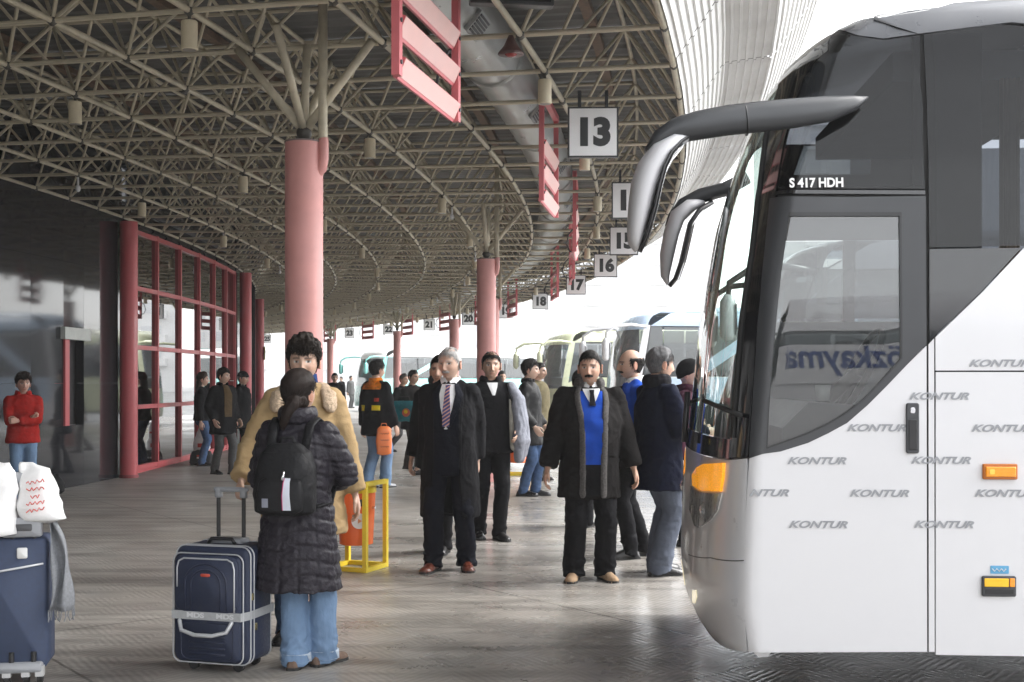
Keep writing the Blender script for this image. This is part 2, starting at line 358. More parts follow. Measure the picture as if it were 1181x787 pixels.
# niche with the hose cabinet
na0, na1 = aw(17.05), aw(17.7)
for (z0, z1) in ((0, .62), (.62, .88), (2.28, 3.2), (3.2, 4.06), (4.06, 4.98)):
    m = MB(); m.loft([[pol(RW-.12, t, z0+.0015), pol(RW, t, z0+.0015), pol(RW, t, z1-.0015), pol(RW-.12, t, z1-.0015)] for t in (na0+.00003, na1-.00003)]); m.build('granite_slab', GR, bld)
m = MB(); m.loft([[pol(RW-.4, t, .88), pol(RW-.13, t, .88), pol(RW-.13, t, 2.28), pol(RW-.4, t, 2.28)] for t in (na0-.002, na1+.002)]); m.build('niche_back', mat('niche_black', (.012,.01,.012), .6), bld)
m = MB(); m.loft([[pol(RW-.13, t, .88), pol(RW+.03, t, .88), pol(RW+.03, t, 2.10), pol(RW-.13, t, 2.10)] for t in (na0, na0+.0022)]); m.build('red_jamb', RED, bld)
m = MB(); m.loft([[pol(RW-.1, t, 2.10), pol(RW+.07, t, 2.10), pol(RW+.07, t, 2.27), pol(RW-.1, t, 2.27)] for t in (na0-.0015, na1+.0015)]); m.build('niche_sign_box', mat('grey_sign', (.5,.52,.5), .4), bld)
wall_tiles(na1, a_gl0-.004)
# glazed bay in red frames
us = [19.35, 21.0, 22.3, 23.6, 24.8, 25.9, 26.9, 27.4]
va = [aw(y) for y in (19.42, 20.75, 22.1, 23.45, 24.8, 26.1, 27.3)]
zs = [.10, 1.09, 2.06, 3.02, 3.93]
GL = glass('curtain_glass', (.10,.115,.115), .48, .015, .0, ior=1.75)
for a in va:
    m = MB(); m.box((0,0,(zs[0]+zs[-1])/2), (.09,.065,zs[-1]-zs[0]+.1)); m.build('mullion', RED, bld, M=Mpol(RW-.01, a, 0))
for z in zs:
    m = MB()
    for i in range(6):
        m.loft([[pol(RW-.05, t, z-.035), pol(RW+.03, t, z-.035), pol(RW+.03, t, z+.035), pol(RW-.05, t, z+.035)] for t in (va[i]+.0006, va[i+1]-.0006)])
    m.build('transom', RED, bld)
for i in range(6):
    for j in range(4):
        m = MB(); m.loft([[pol(RW-.035, t, zs[j]+.03), pol(RW-.02, t, zs[j]+.03), pol(RW-.02, t, zs[j+1]-.03), pol(RW-.035, t, zs[j+1]-.03)] for t in (va[i]+.0004, va[i+1]-.0004)]); m.build('pane', GL, bld)
m = MB(); m.loft([[pol(RW-.3, t, 3.965), pol(RW, t, 3.965), pol(RW, t, 4.98), pol(RW-.3, t, 4.98)] for t in (a_gl0, a_gl1)]); m.build('lintel', GR, bld)
m = MB(); m.loft([[pol(RW-.3, t, 0), pol(RW+.015, t, 0), pol(RW+.015, t, .064), pol(RW-.3, t, .064)] for t in (a_gl0, a_gl1)]); m.build('threshold', RED, bld)
wall_tiles(a_gl1+.004, aw(31)); wall_tiles(aw(33.2), R(62))
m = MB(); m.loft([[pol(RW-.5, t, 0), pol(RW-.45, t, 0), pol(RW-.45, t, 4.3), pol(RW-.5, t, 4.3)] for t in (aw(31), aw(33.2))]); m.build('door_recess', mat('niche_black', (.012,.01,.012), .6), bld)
IN = mat('interior_wall', (.30,.29,.27), .7); INF = mat('interior_floor', (.2,.19,.18), .3)
m = MB(); m.loft([[pol(53, t, 0), pol(53.1, t, 0), pol(53.1, t, 4.3), pol(53, t, 4.3)] for t in [R(-10)+R(30)*i/12 for i in range(13)]]); m.build('inner_wall', IN, bld)
m = MB(); m.loft([[pol(53, t, 4.31), pol(RW, t, 4.31), pol(RW, t, 4.36), pol(53, t, 4.36)] for t in [R(-50)+R(112)*i/40 for i in range(41)]]); m.build('flat_roof', DARKG, bld)
# plinth strip by the glazing, red wall columns
LABW = ['red round column between the granite wall and the red framed glazing', 'red round column just past the red framed glazing', 'farthest red wall column with a yellow sign on it']
for i, Y in enumerate((19.0, 28.0, 37.0)):
    a = aw(Y); t = thing('wall_column', LABW[i], 'column', pol(RW+.16, a), a, 'red columns along the terminal wall')
    m = MB(); m.cyl((0,0,0), (0,0,4.0), .135, 32); m.build('shaft', RED, t, angle=40)
    m = MB(); m.cyl((0,0,0), (0,0,.05), .15, 32); m.build('base_ring', mat('dark_red', (.25,.05,.055), .5), t, angle=40)
    if i == 2:
        m = MB(); m.box((.15,-.02,2.35), (.02,.26,.4)); m.build('sign_plate', mat('yellow_sign', (.7,.55,.08), .5), t)
# ---------------------------------------------------------------- air duct
DU = mat('galvanised_duct', (.42,.43,.42), .36, .65, .15, 5, rvar=.1, dirt=.2)
duct = thing('air_duct', 'long round galvanised air duct running inside the canopy frame', 'duct', pol(65.95, R(-8), ZC+.47))
dl = duct.location
m = MB(); pp = []; rr_ = []
for i in range(NT*6):
    a = T0+i*DA/6; pp += [pol(66.02, a, ZC+.44)-dl]; rr_ += [.275+(.006 if i % 2 else 0)]
m.tube(pp, rr_, 20); m.build('spiral_pipe', DU, duct, True)
for i in range(2, NT-2, 3):
    a = angs[i]; m = MB(); m.tube([pol(66.02, a-.0006, ZC+.44)-dl, pol(66.02, a+.0006, ZC+.44)-dl], .295, 20); m.build('joint_collar', DU, duct, True)
    a += DA*1.5
    M = Matrix.Translation(pol(66.02, a, ZC+.44)-dl) @ Matrix.Rotation(a, 4, 'Z') @ Matrix.Rotation(R(-50), 4, 'Y')
    m = MB(); m.box((-.01,0,-.285), (.2,.34,.03)); o = m.build('grille_frame', DU, duct, M=M)
    m2 = MB()
    for k in range(6): m2.box((-.08+k*.028,0,-.303), (.018,.29,.008))
    m2.build('grille_slats', DARKG, duct, M=M)
# ---------------------------------------------------------------- downlights and bulbs under the frame
CAN_ = mat('cream_lamp_can', (.62,.55,.40), .5, 0, .1)
lm = MB(); lm.cyl((0,0,-.255), (0,0,-.055), .058, 20, .005); canme = lm.build('tmp2', CAN_, None, angle=40).data
lm = MB(); lm.cyl((0,0,-.2565), (0,0,-.254), .046, 20); rimme = lm.build('tmp3', mat('lamp_inner', (.25,.23,.2), .3), None).data
lm = MB(); lm.cyl((0,0,-.06), (0,0,0), .012, 8); stemme = lm.build('tmp4', NODE, None).data
lm = MB(); lm.ell((0,0,-.16), (.032,.032,.045)); lm.cyl((0,0,-.125),(0,0,-.02),.014,8); bulbme = lm.build('tmp5', mat('white_bulb', (.75,.76,.78), .25), None, True).data
for n_ in ('tmp2','tmp3','tmp4','tmp5'): bpy.data.objects.remove(bpy.data.objects[n_])
ords = ['nearest','second','third','fourth','fifth','sixth','seventh','eighth','ninth','tenth','eleventh','twelfth','thirteenth','fourteenth','fifteenth','sixteenth','seventeenth','eighteenth']
def ordn(i): return ords[i] if i < len(ords) else 'distant'
def lamp_row(ri, i0, step, label, kind='can', n=14):
    for k in range(n):
        i = i0+k*step
        if i >= len(angs): break
        M = Mpol(rad[ri], angs[i], ZC-.02)
        lb = label % ordn(k)
        if kind == 'can':
            o = thing('downlight', lb, 'downlight', M.translation, angs[i], 'cream can downlights under the canopy')
            for nm, me in (('housing', canme), ('lens', rimme), ('stem', stemme)): inst(nm, me, Matrix(), o)
        else:
            o = inst('bare_bulb', bulbme, M); tag(o, lb, 'bulb', 'bare white bulbs under the canopy')
ai = lambda Y, r: round((math.asin((Y-CY)/r)-T0)/DA)
lamp_row(5, ai(8.5, rad[5]), 4, 'cream can downlight on the truss ring over the columns, %s along it')
lamp_row(3, ai(10.9, rad[3]), 4, 'cream can downlight on the middle truss ring of the concourse, %s along it')
lamp_row(1, ai(13.5, rad[1]), 4, 'cream can downlight on the truss ring nearest the granite wall, %s along it')
lamp_row(7, ai(10.1, rad[7]), 3, 'cream can downlight on the outer truss ring beside the bay signs, %s along it')
lamp_row(1, ai(15.5, rad[1]), 6, 'bare white bulb near the granite wall under the canopy, %s along its row', 'bulb', 8)
lamp_row(5, ai(17.5, rad[5]), 6, 'bare white bulb on the column side of the canopy, %s along its row', 'bulb', 7)
# ---------------------------------------------------------------- bay number signs
SIGNF = mat('sign_face', (.74,.74,.75), .4, 0, .04); INK = mat('sign_ink', (.012,.012,.014), .5)
nums = [(13, None, 10.8), (14, None, 14.9), (15, None, 19.2), (16, None, 23.3), (17, None, 28.0), (18, 623, 0), (19, 583, 0), (20, 540, 0), (21, 495, 0), (22, 448, 0), (23, 403, 0), (24, 352, 0), (25, 308, 0)]
WORD = {13:'thirteen',14:'fourteen',15:'fifteen',16:'sixteen',17:'seventeen',18:'eighteen',19:'nineteen',20:'twenty',21:'twenty one',22:'twenty two',23:'twenty three',24:'twenty four',25:'twenty five'}
SG = {}
for n_, u, Y in nums:
    a = ang_from_u(u, RS) if u else math.asin((Y-CY)/RS)
    SG[n_] = a
    p = pol(RS+{14:.13, 15:.10, 16:.05, 17:-.05}.get(n_, 0), a); face = math.atan2(-p.y, -p.x)+R(90)        # turned along the concourse
    rz = (a*.75 if n_ > 17 else math.atan2(p.x, -p.y)+R(180) if False else -math.atan2(p.x, p.y))
    t = thing('bay_sign', 'square white hanging bay sign numbered %s' % WORD[n_], 'sign', (p.x, p.y, 3.5), rz+R(2), 'bay number signs along the canopy edge')
    m = MB(); m.box((0,0,.225), (.45,.05,.45)); m.build('sign_case', BLACK, t)
    m = MB(); m.box((0,-.0265,.225), (.418,.003,.418)); m.build('sign_face', SIGNF, t)
    me = text_mesh(str(n_), .32, .019, 0, .001); o = mobj('sign_number', me, INK, t); o.location = (0,-.0295,.215); o.rotation_euler = (R(90),0,0)
    for s in (-1, 1):
        m = MB(); m.box((s*.12,0,.52), (.03,.012,.16)); m.build('hanger_strap', BLACK, t)
# ---------------------------------------------------------------- pink hanging board frames, one per bay
def board_frame(a, label):
    p = pol(66.35, a); t = thing('board_frame', label, 'board frame', (p.x, p.y, 3.33), a, 'pink hanging board frames along the bays')
    for s in (-1, 1):
        m = MB(); m.box((0, s*.66, .56), (.05,.06,1.12)); o = m.build('post', PINKP, t)
        b = MB()
        for z in (.08,.33,.58): b.cyl((.025, s*.66, z), (.034, s*.66, z), .014, 8)
        b.build('bolt_heads', DARKG, o)
    for k, z in enumerate((.06,.31,.56)):
        M = Matrix.Translation((0,0,z)) @ Matrix.Rotation(R(24), 4, 'Y')
        m = MB(); m.box((0,0,.0), (.035,1.24,.135)); o = m.build('board', PINKP, t, M=M)
        m = MB(); m.box((.019,0,.008), (.003,1.235,.112)); m.build('board_face', PINKB, o, M=M)
    m = MB(); m.tube([(-.03,.62,.50),(-.12,.66,.40),(-.15,.68,.25),(-.1,.64,.14),(-.03,.56,.12)], .011, 8); m.build('cable', DARKG, t, True)
    m = MB(); m.box((0,0,1.10), (.06,1.38,.06)); m.build('top_rail', PINKP, t)
fa = [math.asin((Y-CY)/66.35) for Y in (7.85, 12.85, 17.7, 22.3, 27.0)]
nb = ['with three pale boards high up above the couple with the suitcase', 'left of bay sign thirteen', 'left of bay sign fifteen', 'left of bay sign sixteen', 'left of bay sign seventeen']
for a, l in zip(fa, nb): board_frame(a, 'pink steel hanging frame '+l)
for n_ in (18, 19, 20, 21, 22, 23):
    board_frame(SG[n_]+.012, 'small far hanging frame of slats beside bay sign '+WORD[n_])
# hanging screen and bell lamp near the top of the picture
p = px(590, -22, 8.6); t = thing('hanging_screen', 'black information screen hanging under the canopy at the top edge', 'screen', p, R(8))
m = MB(); m.rbox((0,0,0), (.60,.10,.36), .015); m.build('housing', mat('screen_grey', (.05,.052,.056), .35), t, angle=40)
m = MB(); m.box((0,-.052,0), (.55,.003,.31)); m.build('glass_front', mat('screen_glass', (.02,.022,.025), .08), t)
for s in (-1,1):
    m = MB(); m.cyl((s*.2,0,.17),(s*.2,0,.36),.012,8); m.build('hanger_rod', DARKG, t)
p = pol(rad[7]-.06, math.asin((9.0-CY)/rad[7]), ZC); t = thing('bell_lamp', 'small brown bell shaped lamp clipped to the truss near the duct', 'lamp', p)
m = MB(); m.tube([(0,0,-.02),(0,0,-.05),(0,0,-.10),(0,0,-.15),(0,0,-.16)], [.018,.03,.055,.095,.098], 20); m.build('shade', mat('brown_enamel', (.10,.045,.04), .35), t, True)
m = MB(); m.ell((0,0,-.15), (.05,.05,.03)); m.build('bulb_glass', mat('red_glass', (.25,.03,.03), .2), t, True)

# ---------------------------------------------------------------- far apartment blocks in the mist
def block(x, y, w, d, h, rz, label):
    t = thing('apartment_block', label, 'building', (x, y, 0), rz, 'apartment blocks in the mist')
    CON = mat('haze_paled_wall', (.78,.77,.76), .8); WIN = mat('haze_paled_window', (.62,.63,.64), .3)  # distance haze put into the colours: walls and panes paled towards each other
    m = MB(); m.box((0,0,h/2), (w,d,h)); m.build('wall', CON, t); m = MB(); m.box((0,0,h+.4), (w+.8,d+.8,.8)); m.build('parapet', CON, t)
    wm = MB(); wm.box((0,0,0), (1.5,.12,1.4)); me = bpy.data.meshes.new('window'); me.from_pydata(wm.v, [], wm.f); me.materials.append(WIN)
    bm_ = MB(); bm_.box((0,-.5,0), (3.0,1.1,1.0)); mb2 = bpy.data.meshes.new('balcony'); mb2.from_pydata(bm_.v, [], bm_.f); mb2.materials.append(CON)
    nx, nzf = int(w/3.4), int(h/3.1)
    for i in range(nx):
        for j in range(nzf):
            X = -w/2+w*(i+.5)/nx; Z = 1.8+j*3.1
            inst('window', me, Matrix.Translation((X,-d/2-.03,Z)), t)
            if i % 3 == 1 and j: inst('balcony', mb2, Matrix.Translation((X,-d/2,Z-1.0)), t)
block(18, 190, 24, 16, 34, R(6), 'tall pale apartment block faint in the mist above the lime coach')
block(44, 165, 20, 16, 38, R(-4), 'faint apartment block in the mist behind the mirror of the big coach')
block(-36, 215, 26, 16, 26, R(3), 'distant apartment block in the mist left of the pink far columns')
block(-8, 225, 22, 16, 24, R(0), 'low distant apartment block in the mist over the teal coach')
# ================================================================ coaches: one surface function, panels cut on it
class Shell:
    def __init__(s, W=2.5, c=.23, n=2.3, FZ=None, GZ=None, L=12.0):
        s.W, s.c, s.n, s.L = W, c, n, L
        s.FZ = FZ or ([.2,.3,.5,.65,.8,1.0,1.2,1.4,1.6,1.8,2.0,2.2,2.4,2.6,2.8,2.9,3.0,3.08,3.14,3.19,3.24,3.29,3.33,3.37,3.44],
                      [-.10,-.165,-.19,-.187,-.18,-.17,-.153,-.131,-.113,-.095,-.065,-.028,.009,.068,.135,.168,.20,.25,.31,.39,.55,.85,1.2,1.75,3.0])
        s.GZ = GZ or ([0,1.7,2.5,2.95,3.08,3.18,3.26,3.32,3.38,3.44], [0,0,.03,.075,.105,.15,.22,.33,.5,.8])
    def P(s, U, z):
        f = np.interp(z, *s.FZ); g = np.interp(z, *s.GZ); hw = s.W/2-g; e = 2/s.n
        u = U/1.4 if U < 0 else U
        if u < -2: return np.array([f+s.c+(-2-u)*1.4, s.W-g, z])
        t = min(max(u+1, -1), 1); a = t*math.pi/2; sn = math.sin(a)
        return np.array([f+s.c*(1-abs(math.cos(a))**e)+max(u, 0), s.W/2-hw*math.copysign(abs(sn)**e, sn), z])
    def N(s, U, z):
        h = .012; a = s.P(U+h, z)-s.P(U-h, z); b = s.P(U, z+h)-s.P(U, z-h); n = np.cross(a, b); l = np.linalg.norm(n)
        return n/l if l > 1e-12 else np.array([-1,0,0])
    def X(s, x, z): return x-np.interp(z, *s.FZ)-s.c          # side coordinate for a length x
def resample(poly, res, closed=True):
    out = []; n = len(poly)
    for i in range(n if closed else n-1):
        a, b = np.array(poly[i]), np.array(poly[(i+1) % n]); k = max(1, int(np.linalg.norm(b-a)/res+.5))
        for j in range(k): out.append(tuple(a+(b-a)*j/k))
    if not closed: out.append(tuple(poly[-1]))
    return out
def inside(p, poly):
    x, y = p; c = False; n = len(poly)
    for i in range(n):
        x0, y0 = poly[i]; x1, y1 = poly[(i+1) % n]
        if (y0 > y) != (y1 > y) and x < (x1-x0)*(y-y0)/(y1-y0)+x0: c = not c
    return c
def panel(sh, name, poly, m, parent, off=0.0, th=.012, res=.06, holes=(), far=False, xside=False):
    if not xside and all(p[0] >= -.9 for p in poly):
        cv = lambda L: [(p[0]+sh.c+float(np.interp(p[1], *sh.FZ)), p[1]) for p in L]
        poly = cv(poly); holes = [cv(h) for h in holes]; xside = True
    P0 = resample(poly, res); loops = [P0]+[resample(h, res) for h in holes]
    vs = []; ed = []
    for lp in loops:
        o = len(vs); vs += [Vector(p) for p in lp]; ed += [(o+i, o+(i+1) % len(lp)) for i in range(len(lp))]
    nb = len(vs); arr = np.array(P0); lo, hi = arr.min(0), arr.max(0)
    bp = np.array([list(v) for v in vs]); gx = np.arange(lo[0]+res*.5, hi[0], res); gz = np.arange(lo[1]+res*.5, hi[1], res)
    for x in gx:
        for z in gz:
            if np.min(np.abs(bp[:,0]-x)+np.abs(bp[:,1]-z)) > res*.55 and inside((x, z), P0) and not any(inside((x, z), l) for l in loops[1:]): vs.append(Vector((x, z)))
    V, E, Fc, ov, _, _ = delaunay_2d_cdt(vs, ed, [], 0, 1e-6)
    V = [tuple(v) for v in V]; F2 = []
    for f in Fc:
        c = (sum(V[i][0] for i in f)/3, sum(V[i][1] for i in f)/3)
        if inside(c, P0) and not any(inside(c, l) for l in loops[1:]): F2.append(f)
    cnt = {}
    for f in F2:
        for i in range(3):
            a, b = f[i], f[(i+1) % 3]; cnt[(a, b)] = 1
    rim = [(a, b) for (a, b) in cnt if (b, a) not in cnt]
    co, no = [], []
    for U, z in V:
        if xside: U = sh.X(U, z)
        n = sh.N(U, z); p = sh.P(U, z); co.append(p+n*off); no.append(n)
    faces = list(F2); base = len(co); K = 0
    for a, b in rim:
        pa, pb = co[a], co[b]; na, nb_ = no[a], no[b]; rn = np.cross(pb-pa, na); l = np.linalg.norm(rn); rn = rn/l if l > 1e-9 else na
        co += [pa, pb, pb-nb_*th, pa-na*th]; no += [rn]*4; o = base+4*K; faces.append((o+1, o, o+3, o+2)); K += 1
    if far:
        co = [np.array([p[0], sh.W-p[1], p[2]]) for p in co]; no = [np.array([p[0], -p[1], p[2]]) for p in no]; faces = [tuple(reversed(f)) for f in faces]
    me = bpy.data.meshes.new(name); me.from_pydata([tuple(p) for p in co], [], faces); me.polygons.foreach_set('use_smooth', [True]*len(me.polygons)); me.update()
    me.normals_split_custom_set_from_vertices([tuple(p) for p in no])
    return mobj(name, me, m, parent)
BW = mat('coach_white_paint', (.69,.69,.71), .25, 0, .015, 1.5, coat=.5, rvar=.02)
BSI = mat('coach_silver_paint', (.68,.68,.70), .3, .08, .03, 3, coat=.6, rvar=.04)
BGR = mat('coach_grey_trim', (.045,.047,.052), .42, .0, .06, 4)
BRF = mat('coach_roof_grey', (.085,.088,.096), .32, .1, .04, 3, coat=.2)
BBK = mat('coach_black_gloss', (.010,.010,.012), .07, 0, .1, 3, coat=.5, rvar=.03)
GWS = glass('windscreen_glass', (.60,.74,.68), 1, .01, .03, (.5,.6,.56), 1.55)
GSD = glass('driver_window_glass', (.50,.54,.53), 1, .012, .02, (.6,.62,.62), 1.95)
GTN = glass('tinted_coach_glass', (.12,.13,.145), .68, .015, .006, (.3,.31,.34), 1.5)
AMB = mat('amber_lens', (.95,.34,.012), .18, 0, .12, 30, coat=.8, stretch=(1,1,6))
AMBL = mat('lit_amber_lens', (.95,.36,.012), .2, 0, .25, 40, coat=.6, stretch=(1,1,5), emit=.16)
LENS = glass('clear_lens', (.92,.93,.94), .6, .03, .25, (.7,.7,.7), 1.5)
TXT = mat('grey_lettering', (.30,.31,.33), .4)
SEATM = mat('seat_fabric', (.10,.10,.13), .85, 0, .3, 30); INNER = mat('coach_interior_grey', (.30,.30,.31), .7); DASH = mat('dashboard', (.11,.11,.115), .6)
def wheel(parent, x, y0, s, r=.5):
    w = MB(); w.tube([(x, y0, r), (x, y0+s*.03, r), (x, y0+s*.25, r), (x, y0+s*.28, r)], [r-.03, r, r, r-.03], 28); t = w.build('wheel', RUBBER, parent, angle=40)
    w = MB(); w.tube([(x, y0-s*.004, r), (x, y0+s*.03, r)], [.27, .30], 24); w.build('rim', BSI, t, angle=40)
    w = MB(); w.tube([(x, y0-s*.05, r), (x, y0, r)], [.09, .12], 16)
    for k in range(10): a = R(36*k); w.cyl((x+.17*math.cos(a), y0-s*.02, r+.17*math.sin(a)), (x+.17*math.cos(a), y0+s*.01, r+.17*math.sin(a)), .016, 6)
    w.build('hub', DARKG, t)
def xzloft(mb, pts, wid, dep, y0, n=14, yy=None):
    rings = []; P = [Vector((p[0], 0, p[1])) for p in pts]
    for i, p in enumerate(P):
        d = (P[min(i+1, len(P)-1)]-P[max(i-1, 0)]).normalized(); e = Vector((-d.z, 0, d.x)); y = y0 if yy is None else yy[i]
        rings.append([Vector((p.x, y, p.z))+e*wid[i]*math.copysign(abs(math.cos(t))**.8, math.cos(t))+Vector((0, dep[i]*math.copysign(abs(math.sin(t))**.8, math.sin(t)), 0)) for t in [2*math.pi*k/n for k in range(n)]])
    return mb.loft(rings)
# ---------------------------------------------------------------- the big white coach on the right
S = Shell(); YAW = R(4)
BO = Vector(((862-CU)/F*5.456, 5.456, 0))
bus = thing('coach_bus', 'large white coach with grey lettering, black window band and long mirror arms on the right', 'bus', BO, -YAW)
ex = np.array([math.cos(YAW), -math.sin(YAW)]); ey = np.array([math.sin(YAW), math.cos(YAW)])
def bproj(p):
    X = BO.x+ex[0]*p[0]+ey[0]*p[1]; Y = BO.y+ex[1]*p[0]+ey[1]*p[1]; return np.array([CU+F*X/Y, HV-F*(p[2]-H0)/Y])
_g = [(U, z, *bproj(S.P(U, z))) for U in np.concatenate([np.linspace(-1.9, 0, 60), np.linspace(.03, 2, 60)]) for z in np.linspace(.2, 3.42, 100)]
_g = np.array(_g)
def uz(u, v):
    q = np.array([u, v]); i = np.argmin((_g[:,2]-u)**2+(_g[:,3]-v)**2+np.where(_g[:,0] < -1.5, 1e3, 0)); U, z = _g[i,:2]
    for _ in range(6):
        p = bproj(S.P(U, z)); h = 1e-3; J = np.array([(bproj(S.P(U+h, z))-p)/h, (bproj(S.P(U, z+h))-p)/h]).T
        try: d = np.linalg.solve(J, q-p)
        except Exception: break
        d = np.clip(d, -.08, .08); U2, z2 = U+d[0], z+d[1]
        if np.linalg.norm(bproj(S.P(U2, z2))-q) > np.linalg.norm(p-q): break
        U, z = U2, z2
    return (U, z)
def PX(*pts): return [uz(*p) for p in pts]
def SX(x, z): return (S.X(x, z), z)                          # far along the side, by metres
def bl(u, v, y):                                             # pixel -> bus coordinates on the plane y
    d = np.array([(u-CU)/F, 1.0, (HV-v)/F]); o = np.array([0, 0, H0]); rel = np.array([o[0]-BO.x, o[1]-BO.y]); t = (y-rel@ey)/(d[:2]@ey)
    p = rel+d[:2]*t; return Vector((p@ex, y, H0+d[2]*t))
zb = .30
mir = lambda pts: [(-2.8-U, z) for U, z in pts]
# nose: bumper wrapping round the front, door skin, flaps, upper white sweep
ft = PX((861,529)); bt = PX((861.3,752)); hi = PX((838,531),(800,521))
bump = [bt[0]]+PX((861.2,690),(861.1,610),(861,560))+[ft[0]]+hi+[(-1.2, hi[-1][1]+.0), (-1.4, hi[-1][1])]
bump = bump+[(-2.8-U, z) for U, z in reversed(bump[:-1])]+[(-2.3,.27),(-1.9,.235),(-1.4,.22),(-.9,.235),(-.5,.27)]
panel(S, 'front_bumper', bump, BSI, bus, res=.07)
arc = PX((864,529),(900,521),(932,511),(955,500),(977,488),(1000,468),(1022,446),(1045,422),(1068.6,399))
door = arc+PX((1069.3,752),(863.3,752)); panel(S, 'driver_door_skin', door, BW, bus, res=.08)
panel(S, 'narrow_panel', PX((1071,397.5),(1077.3,390.5),(1078,752),(1071.3,752)), BW, bus, res=.1)
sw0 = PX((1079,389),(1132,338),(1181,286)); xe = 2.0; swe = [SX(1.75, 2.52), SX(2.0, 2.9), SX(2.25, 3.02), SX(2.6, 3.02), SX(2.3, 2.7), SX(2.15, 1.9)]
zb428 = uz(1100, 427.5)[1]; zt429 = uz(1100, 429.3)[1]
panel(S, 'upper_white_sweep', sw0+swe+[SX(11.6, 1.9), SX(11.6, zb428), (uz(1079,427.5))], BW, bus, res=.15)
xs = [uz(1079.3,429.3)[0]+S.c+np.interp(zt429, *S.FZ), 1.9, 3.55]
wx, wr = 2.62, .60
arch = [SX(wx+wr*math.cos(t), max(.45+wr*math.sin(t), zb)) for t in [math.pi-math.pi*i/12 for i in range(13)]]
panel(S, 'luggage_flap', [SX(xs[0], zb), SX(1.88, zb), SX(1.88, zt429), SX(xs[0], zt429)], BW, bus, res=.15)
panel(S, 'wheel_arch_panel', [SX(1.89, zb), *arch[0:1], *arch[1:-1], *arch[-1:], SX(3.4, zb), SX(3.4, zt429), SX(1.89, zt429)], BW, bus, res=.12)
for x0 in (3.41, 5.21, 7.01): panel(S, 'luggage_flap', [SX(x0, zb), SX(x0+1.79, zb), SX(x0+1.79, zt429), SX(x0, zt429)], BW, bus, res=.3)
panel(S, 'rear_side_panel', [SX(8.81, zb), SX(11.6, zb), SX(11.6, zt429), SX(8.81, zt429)], BW, bus, res=.3)
# black and glazed upper side
dg = PX((910,247),(1038.5,247),(1039.5,414),(1016,440),(997,460),(977,476),(955,489),(932,500),(884,517),(889,440),(897,350))
fr_o = PX((888,229),(979,227.5),(1067.6,226),(1068.5,397.5))+list(reversed(arc[:-1]))[0:]+PX((869,450),(877,345))
frame = panel(S, 'driver_window_frame', fr_o, BGR, bus, off=.002, res=.05, holes=[dg])
panel(S, 'driver_window', dg, GSD, bus, off=-.008, th=.004, res=.07)
def shrink(pl, k):
    c = np.mean(pl, 0); return [tuple(c+(np.array(p)-c)*k) for p in pl]
gask = shrink(dg, .985); panel(S, 'window_gasket', shrink(dg, 1.012), BLACK, frame, off=.0035, th=.01, res=.05, holes=[gask])
up = PX((897,219),(900,198),(907,160),(918,120),(928,92),(940,73),(957,60),(985,52),(1020,46),(1061,40.5),(1064,120),(1067,218))
panel(S, 'upper_side_glass', up, GTN, bus, off=.0, th=.005, res=.06)
panel(S, 'waist_rail', PX((896,221),(1067,220),(1067,224.5),(889,226)), BBK, bus, off=.003, res=.06)
ptop = [uz(1065,40)]+PX((1110,33),(1150,28)); pt_r = [SX(1.9, 3.02), SX(11.6, 3.06)]
win0 = PX((1072,284.5))[0]
zl = win0[1]
zsw = lambda x: None
panel(S, 'passenger_glass', ptop+[SX(1.9, 3.04), SX(1.9, 2.86), SX(1.66, 2.45)]+PX((1181,283.5),(1072,285.5)), GTN, bus, off=.0, th=.005, res=.08)
panel(S, 'passenger_glass', [SX(2.72, 3.04), SX(11.5, 3.06), SX(11.5, 1.95), SX(2.25, 1.95), SX(2.4, 2.7)], GTN, bus, off=.0, th=.005, res=.35)
panel(S, 'lower_black_panel', PX((1072,287.5),(1178,286),(1132,336),(1072,394)), BBK, bus, off=.0, res=.06)
# A-pillar, visor and windscreen
gl_r = [(843,506),(844,475),(852,380),(865,292),(874,225),(884,152),(889,125),(897,102),(905,82),(909,72)]
pil_r = [(895,222),(898,198),(905,160),(916,120),(926,92),(938,73),(955,58.5),(984,50.5),(1019,44.5),(1059,39)]
Ggl = PX(*gl_r); Gpi = PX(*pil_r)
ztop_gl = Ggl[-1][1]; zt2 = 3.27
vis = Ggl+[(-1.2, ztop_gl+.05), (-1.4, ztop_gl+.05), (-1.4, 3.24), (-1.0, 3.23), (-.5, 3.20), uz(960, 31)]+list(reversed(Gpi[:7]))+PX((886,300),(876,350),(868,450),(862.5,527),(842,528))
panel(S, 'front_pillar_and_visor', vis, BBK, bus, off=.001, res=.05)
panel(S, 'front_pillar_and_visor', vis, BBK, bus, off=.001, res=.06, far=True)
wsb = Ggl[0][1]
wsh = [(Ggl[0][0]-.01, wsb)]+[(U-.008, z) for U, z in Ggl]+[(-1.2, ztop_gl+.045), (-1.4, ztop_gl+.045)]
panel(S, 'windscreen', wsh+[(-2.8-U, z) for U, z in reversed(wsh[:-1])], GWS, bus, off=-.006, th=.005, res=.07)
wb = [(Ggl[0][0]+.0, wsb-.004)]; hb = uz(842, 530)
cow = [wb[0], hb, (hi[-1][0], hi[-1][1]+.004), (-1.4, hi[-1][1]+.004)]
cow = cow+[(-2.8-U, z) for U, z in reversed(cow[:-1])]; panel(S, 'black_front_cowl', cow, BBK, bus, off=.006, res=.07)
cr1 = PX((886,150),(878,215),(869,292),(856,385),(849,475),(848,505)); cr0 = PX((884.5,150),(876,215),(866.5,292),(853.5,385),(846,475),(845,505))
panel(S, 'pillar_rubber_lip', cr0+list(reversed(cr1)), RUBBER, bus, off=.012, res=.06)
